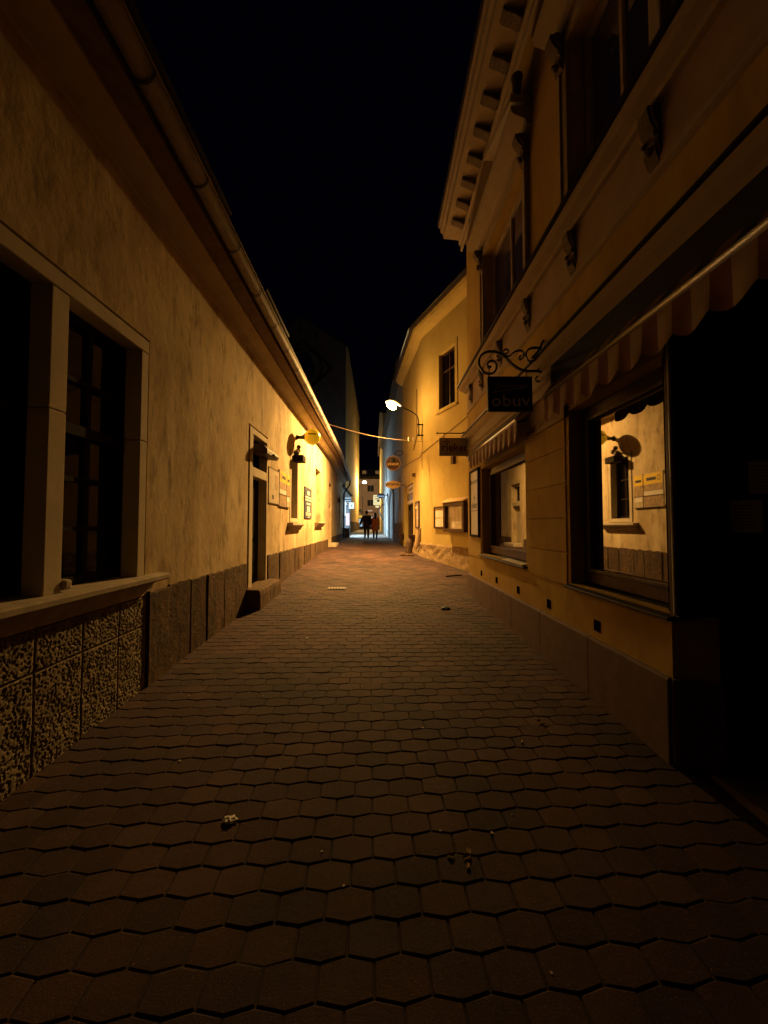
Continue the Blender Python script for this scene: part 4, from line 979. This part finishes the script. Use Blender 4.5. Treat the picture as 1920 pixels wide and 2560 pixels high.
mb = MB(); mb.tube(smoothp([(.55, 33, 3.6), (.3, 33, 3.5), (.12, 33, 3.1), (.2, 33, 2.7), (.42, 33, 2.2)], 2), .05, 6)
tag(mb.build('curved_bracket', 'iron'), 'dark curved iron bracket below the blue oval sign', 'bracket')

# ------------------------------------------------------------ people
def skin_obj(name, parent, chains, mat, levels=2):
    """chains: list of (list of (x,y,z,r), root_index) or branching edges"""
    vs, es, rs, roots = [], [], [], []
    for ch in chains:
        pts, edges, root = ch; i0 = len(vs)
        vs += [p[:3] for p in pts]; rs += [p[3] for p in pts]; es += [(a+i0, b+i0) for a, b in edges]; roots.append(root+i0)
    org = Vector(parent['_o'])
    me = bpy.data.meshes.new(name); me.from_pydata(vs, es, []); o = bpy.data.objects.new(name, me); COL.objects.link(o)
    o.parent = parent
    mo = o.modifiers.new('skin', 'SKIN'); mo.use_smooth_shade = True
    for i, r in enumerate(rs):
        sv = me.skin_vertices[0].data[i]; sv.radius = (r[0], r[1]) if isinstance(r, tuple) else (r, r); sv.use_root = i in roots
    sb = o.modifiers.new('sub', 'SUBSURF'); sb.levels = levels; sb.render_levels = levels
    me.materials.append(M[mat]); return o
def line(n, i0=0): return [(i0+k, i0+k+1) for k in range(n-1)]
M['skinm'] = simple('skin', (.45, .27, .20), .6); M['jacket'] = simple('dark_jacket', (.028, .020, .022), .85, var=.3, scale=12, bs=.4, bscale=14, bd=.02)
M['jacketb'] = simple('grey_brown_jacket', (.035, .022, .022), .85, var=.3, scale=9); M['jeans'] = simple('dark_trousers', (.03, .026, .03), .9)
M['coat'] = simple('rust_orange_coat', (.60, .17, .05), .85, var=.2, scale=9, bs=.4, bscale=12, bd=.02); M['hair'] = simple('dark_hair', (.018, .010, .008), .6)
M['shoe'] = simple('dark_shoes', (.015, .012, .012), .5)
def person(label, x, y, h, armL, armR, female):
    """seen from behind, walking away along +Y; local units scaled so that standing height is h"""
    s = h/1.78; T = thing('person', label, 'person', (x, y, gz(x, y)), 'the couple walking down the lane')
    st = .10
    Lg = [(-.09, 0, .92, .095), (-.10, st*.6, .50, .062), (-.10, -st*.4, .09, .040), (-.10, .06, .035, .036), (-.10, .13, .02, .028)]
    Rg = [(.09, 0, .92, .095), (.095, -st*.2, .50, .062), (.10, -st*1.3, .10, .040), (.10, -st*.7, .035, .036), (.10, st*.0, .02, .028)]
    pts = [(0, 0, .95, (.14, .10)), (0, 0, 1.15, (.125, .09)), (0, .01, 1.38, (.15, .10)), (0, .0, 1.50, (.06, .055)), (0, .01, 1.56, (.055, .055)), (0, .015, 1.63, (.075, .09)), (0, .015, 1.72, (.07, .085))]
    edges = line(7); k = len(pts)
    for lg in (Lg, Rg): pts += lg; edges += [(0, k)]+line(5, k); k = len(pts)
    for arm in (armL, armR):
        sx = 1 if arm[0][0] > 0 else -1
        pts += arm; edges += [(2, k)]+line(len(arm), k); k = len(pts)
    sc = lambda P: [(a*s, b*s, c*s, (tuple(q*s for q in r) if isinstance(r, tuple) else r*s)) for a, b, c, r in P]
    chains = [(sc(pts), edges, 0)]
    for arm in (armL, armR):      # five fingers each, curled
        hx_, hy_, hz_, _ = arm[-1]; sx = 1 if hx_ > 0 else -1
        for f, (dy, ln) in enumerate(((.030, .070), (.012, .080), (-.006, .075), (-.022, .060))):
            fp = [(hx_, hy_+dy, hz_, .010), (hx_+sx*.004, hy_+dy, hz_-ln*.55, .009), (hx_-sx*.012, hy_+dy+.008, hz_-ln, .008)]
            chains.append((sc(fp), line(3), 0))
        tp = [(hx_, hy_+.02, hz_+.03, .011), (hx_-sx*.01, hy_+.05, hz_, .010), (hx_-sx*.015, hy_+.055, hz_-.03, .009)]
        chains.append((sc(tp), line(3), 0))
    skin_obj('body', T, chains, 'skinm')
    hd = (0, .015*s, 1.67*s); mb = MB()
    mb.tube([tuple(s*q for q in p) for p in ((0, .115, 1.665), (0, .135, 1.645), (0, .11, 1.635))], [.008*s, .014*s, .01*s], 6)
    for e in (-1, 1):
        mb.ball((e*.082*s, .015*s, 1.655*s), .022*s, 8, (.4, .8, 1.2))
    o = MB(); o.v, o.f, o.mi = mb.v, mb.f, mb.mi
    me_par = T['_o']; o.v = [(v[0]+me_par[0], v[1]+me_par[1], v[2]+me_par[2]) for v in o.v]; o.build('nose_and_ears', 'skinm', T, smooth=True)
    e_ = MB()
    for q in (-1, 1): e_.ball((me_par[0]+q*.03*s, me_par[1]+.097*s, me_par[2]+1.675*s), .011*s, 8)
    e_.box(ID, me_par[0]-.022*s, me_par[0]+.022*s, me_par[1]+.095*s, me_par[1]+.104*s, me_par[2]+1.600*s, me_par[2]+1.607*s); e_.build('eyes_and_mouth', 'hair', T)
    hr = MB(); c = (me_par[0], me_par[1]-.005*s, me_par[2]+1.69*s)
    hr.ball(c, .108*s, 16, (.86, 1.0, 1.06))
    if female: hr.tube([(c[0], c[1]-.04*s, c[2]), (c[0], c[1]-.075*s, c[2]-.12*s), (c[0], c[1]-.09*s, c[2]-.24*s), (c[0], c[1]-.09*s, c[2]-.32*s)], [.08*s, .098*s, .09*s, .04*s], 12)
    hr.build('hair', 'hair', T, smooth=True)
    # trousers
    pp = [(0, 0, .95, (.12, .09) if female else (.15, .11))]; pe = []; k = 1
    for lg in (Lg, Rg): pp += [(a, b, c, r+.018) for a, b, c, r in lg[:3]]; pe += [(0, k)]+line(3, k); k = len(pp)
    skin_obj('trousers', T, [(sc(pp), pe, 0)], 'jeans')
    for lg in (Lg, Rg):
        a3, a4 = lg[3], lg[4]
        skin_obj('shoe', T, [(sc([(a3[0], a3[1]-.07, .05, .045), (a3[0], a3[1], .05, .046), (a4[0], a4[1], .035, .036), (a4[0], a4[1]+.05, .03, .028)]), line(4), 0)], 'shoe')
    # upper clothing
    low = .55 if female else .80
    if female: up = [(0, 0, .56, (.24, .17)), (0, 0, .85, (.23, .17)), (0, 0, 1.05, (.20, .15)), (0, .0, 1.36, (.19, .125)), (0, 0, 1.49, (.085, .08))]
    else: up = [(0, 0, .80, (.22, .15)), (0, 0, .98, (.22, .16)), (0, -.01, 1.15, (.235, .175)), (0, -.01, 1.36, (.27, .175)), (0, 0, 1.52, (.11, .10))]
    ue = line(5); k = 5
    for arm in (armL, armR):
        q = [(a, b, c, r+.036) for a, b, c, r in arm[:-1]]; up += q; ue += [(3, k)]+line(len(q), k); k = len(up)
    skin_obj('coat' if female else 'jacket', T, [(sc(up), ue, 1)], 'coat' if female else 'jacketb')
    return T
# man: left arm swung out, right arm close; woman in the orange coat
px_, py_ = -.70, 23.7
person('person in a dark jacket and trousers walking away, left arm swung out', px_, py_, 1.80,
       [(-.20, 0, 1.42, .060), (-.31, -.02, 1.18, .045), (-.40, .0, .92, .032), (-.43, .01, .84, .034)],
       [(.20, 0, 1.42, .060), (.25, .0, 1.16, .045), (.25, .06, .92, .032), (.25, .08, .84, .034)], False)
person('person with long dark hair in a long rust orange coat walking away', -.17, 23.9, 1.68,
       [(-.17, 0, 1.40, .050), (-.24, .0, 1.16, .040), (-.25, .05, .94, .030), (-.25, .07, .86, .030)],
       [(.17, 0, 1.40, .050), (.24, .0, 1.16, .040), (.25, .03, .94, .030), (.25, .05, .86, .030)], True)

# ------------------------------------------------------------ litter and small marks on the paving
def crumple(c, r, seed, flat=.55, n=10):
    mb = MB(); m = n; i0 = 0
    for a in range(m+1):
        th = math.pi*a/m
        for b in range(n*2):
            ph = math.pi*b/n; d = Vector((math.sin(th)*math.cos(ph), math.sin(th)*math.sin(ph), math.cos(th)))
            q = r*(1+.55*noise.noise(d*2.3+Vector((seed, 0, 0)))+.4*noise.noise(d*6+Vector((0, seed, 0))))
            mb.v.append((c[0]+d.x*q*1.3, c[1]+d.y*q, c[2]+r*flat*.8+d.z*q*flat))
    for a in range(m):
        for b in range(n*2):
            b2 = (b+1) % (n*2); mb.f.append((a*n*2+b, (a+1)*n*2+b, (a+1)*n*2+b2, a*n*2+b2)); mb.mi.append(0)
    return mb
tag(crumple((-.785, 2.11, gz(-.785, 2.11)-.003), .027, 3.1, .42).build('crumpled_tissue', 'white'), 'crumpled white tissue lying on the pavers in the foreground', 'litter')
tag(crumple((1.14, 6.50, gz(1.14, 6.5)-.003), .055, 8.2, .5).build('dark_litter', 'black'), 'dark crumpled scrap on the pavers near the right wall', 'litter')
def leaf(c, l, rz, mat='wood', curl=.4):
    mb = MB(); n = 6; cr_, sr_ = math.cos(rz), math.sin(rz)
    P = lambda t, s: (c[0]+(t*l)*cr_-s*sr_, c[1]+(t*l)*sr_+s*cr_, c[2]+.004+curl*l*(abs(s)*6/l*.12+.25*(t-.5)**2))
    for k in range(n):
        t0, t1 = k/n, (k+1)/n; w0, w1 = .28*l*math.sin(math.pi*t0)**.8 if k else 0, .28*l*math.sin(math.pi*min(t1, .999))**.8
        mb.face([P(t0, 0), P(t1, 0), P(t1, w1), P(t0, w0+.0001)]); mb.face([P(t0, 0), P(t0, -w0-.0001), P(t1, -w1), P(t1, 0)])
    return mb
M['dryleaf'] = simple('dry_leaf', (.24, .15, .08), .8, var=.4, scale=50)
def lz(x, y): return paveh(x, y)+.001
for k, (x, y, l, a) in enumerate(((.40, 1.86, .045, .3), (.44, 1.88, .04, 1.7), (.365, 1.87, .04, 2.9), (.42, 1.84, .035, 4.4), (1.22, 2.98, .05, .5), (1.28, 2.93, .045, 2.2), (1.0, 2.72, .04, 1.2))):
    tag(leaf((x, y, lz(x, y)), l, a, curl=1.0).build('dry_leaf', 'dryleaf'), 'curled dry leaf in the small heap at the bottom of the picture' if k < 4 else 'curled dry leaf near the foot of the right wall', 'leaf', 'heaped dry leaves' if k < 4 else 'dry leaves by the right wall')
for x, y, a, lab in ((-.90, 4.95, 1.4, 'pale cigarette end lying lengthwise in the middle left of the paving'), (.49, 7.5, .5, 'pale bent straw on the paving in front of the far shop window'), (-1.92, 6.05, .2, 'pale stub close to the stone door step')):
    z = lz(x, y)+.006; mb = MB(); mb.tube([(x-.035*math.cos(a), y-.035*math.sin(a), z), (x, y+.004, z), (x+.04*math.cos(a), y+.04*math.sin(a), z)], .006, 6); tag(mb.build('cigarette_end', 'white'), lab, 'litter')
dx, dy = -.86, 8.05; dz = lz(dx, dy)
T = thing('drain_cover', 'small iron drain cover with a paler grate in the middle of the lane', 'drain', (dx, dy, dz)); mb = MB(); mb.box(ID, dx-.2, dx+.2, dy-.12, dy+.12, dz-.02, dz+.004); mb.build('frame', 'iron', T)
mb = MB()
for k in range(6): mb.box(ID, dx-.17+k*.06, dx-.14+k*.06, dy-.1, dy+.1, dz+.004, dz+.012)
mb.build('grate', 'zinc', T)  # grate bars in a paler metal than the frame
mb = MB(); z = .44; mb.tube([(2.2, 10.1, lz(2.2, 10.1)+.01), (2.0, 10.0, lz(2, 10)+.015), (1.75, 9.85, lz(1.75, 9.85)+.012)], .018, 6); tag(mb.build('iron_rod', 'iron'), 'dark rod lying at the foot of the rough yellow house plinth', 'rod')
M['gum'] = simple('old_gum', (.42, .34, .31), .8)
rnd = random.Random(5)
spots = [(-.27, 1.92), (.32, 2.02), (.58, 2.0), (.72, 2.11), (-1.3, 2.6), (-.62, 2.5), (.62, 1.42), (-.15, 1.75)]+[(rnd.uniform(-1.7, 1.6), rnd.uniform(2.2, 8)) for _ in range(16)]
for x, y in spots:
    r = rnd.uniform(.004, .009); z = paveh(x, y)+.0032; n = 9; a0 = [rnd.uniform(.8, 1.2)*r for _ in range(n)]
    mb = MB(); top = [(x+a0[k]*math.cos(2*math.pi*k/n), y+a0[k]*math.sin(2*math.pi*k/n), z) for k in range(n)]; mb.prism([(a, b, z-.006) for a, b, c in top], top)
    tag(mb.build('gum_spot', 'gum'), 'small flattened pale gum spot on the brown pavers', 'gum', 'gum spots on the paving')

for o in bpy.data.objects:
    if '_o' in o: del o['_o']
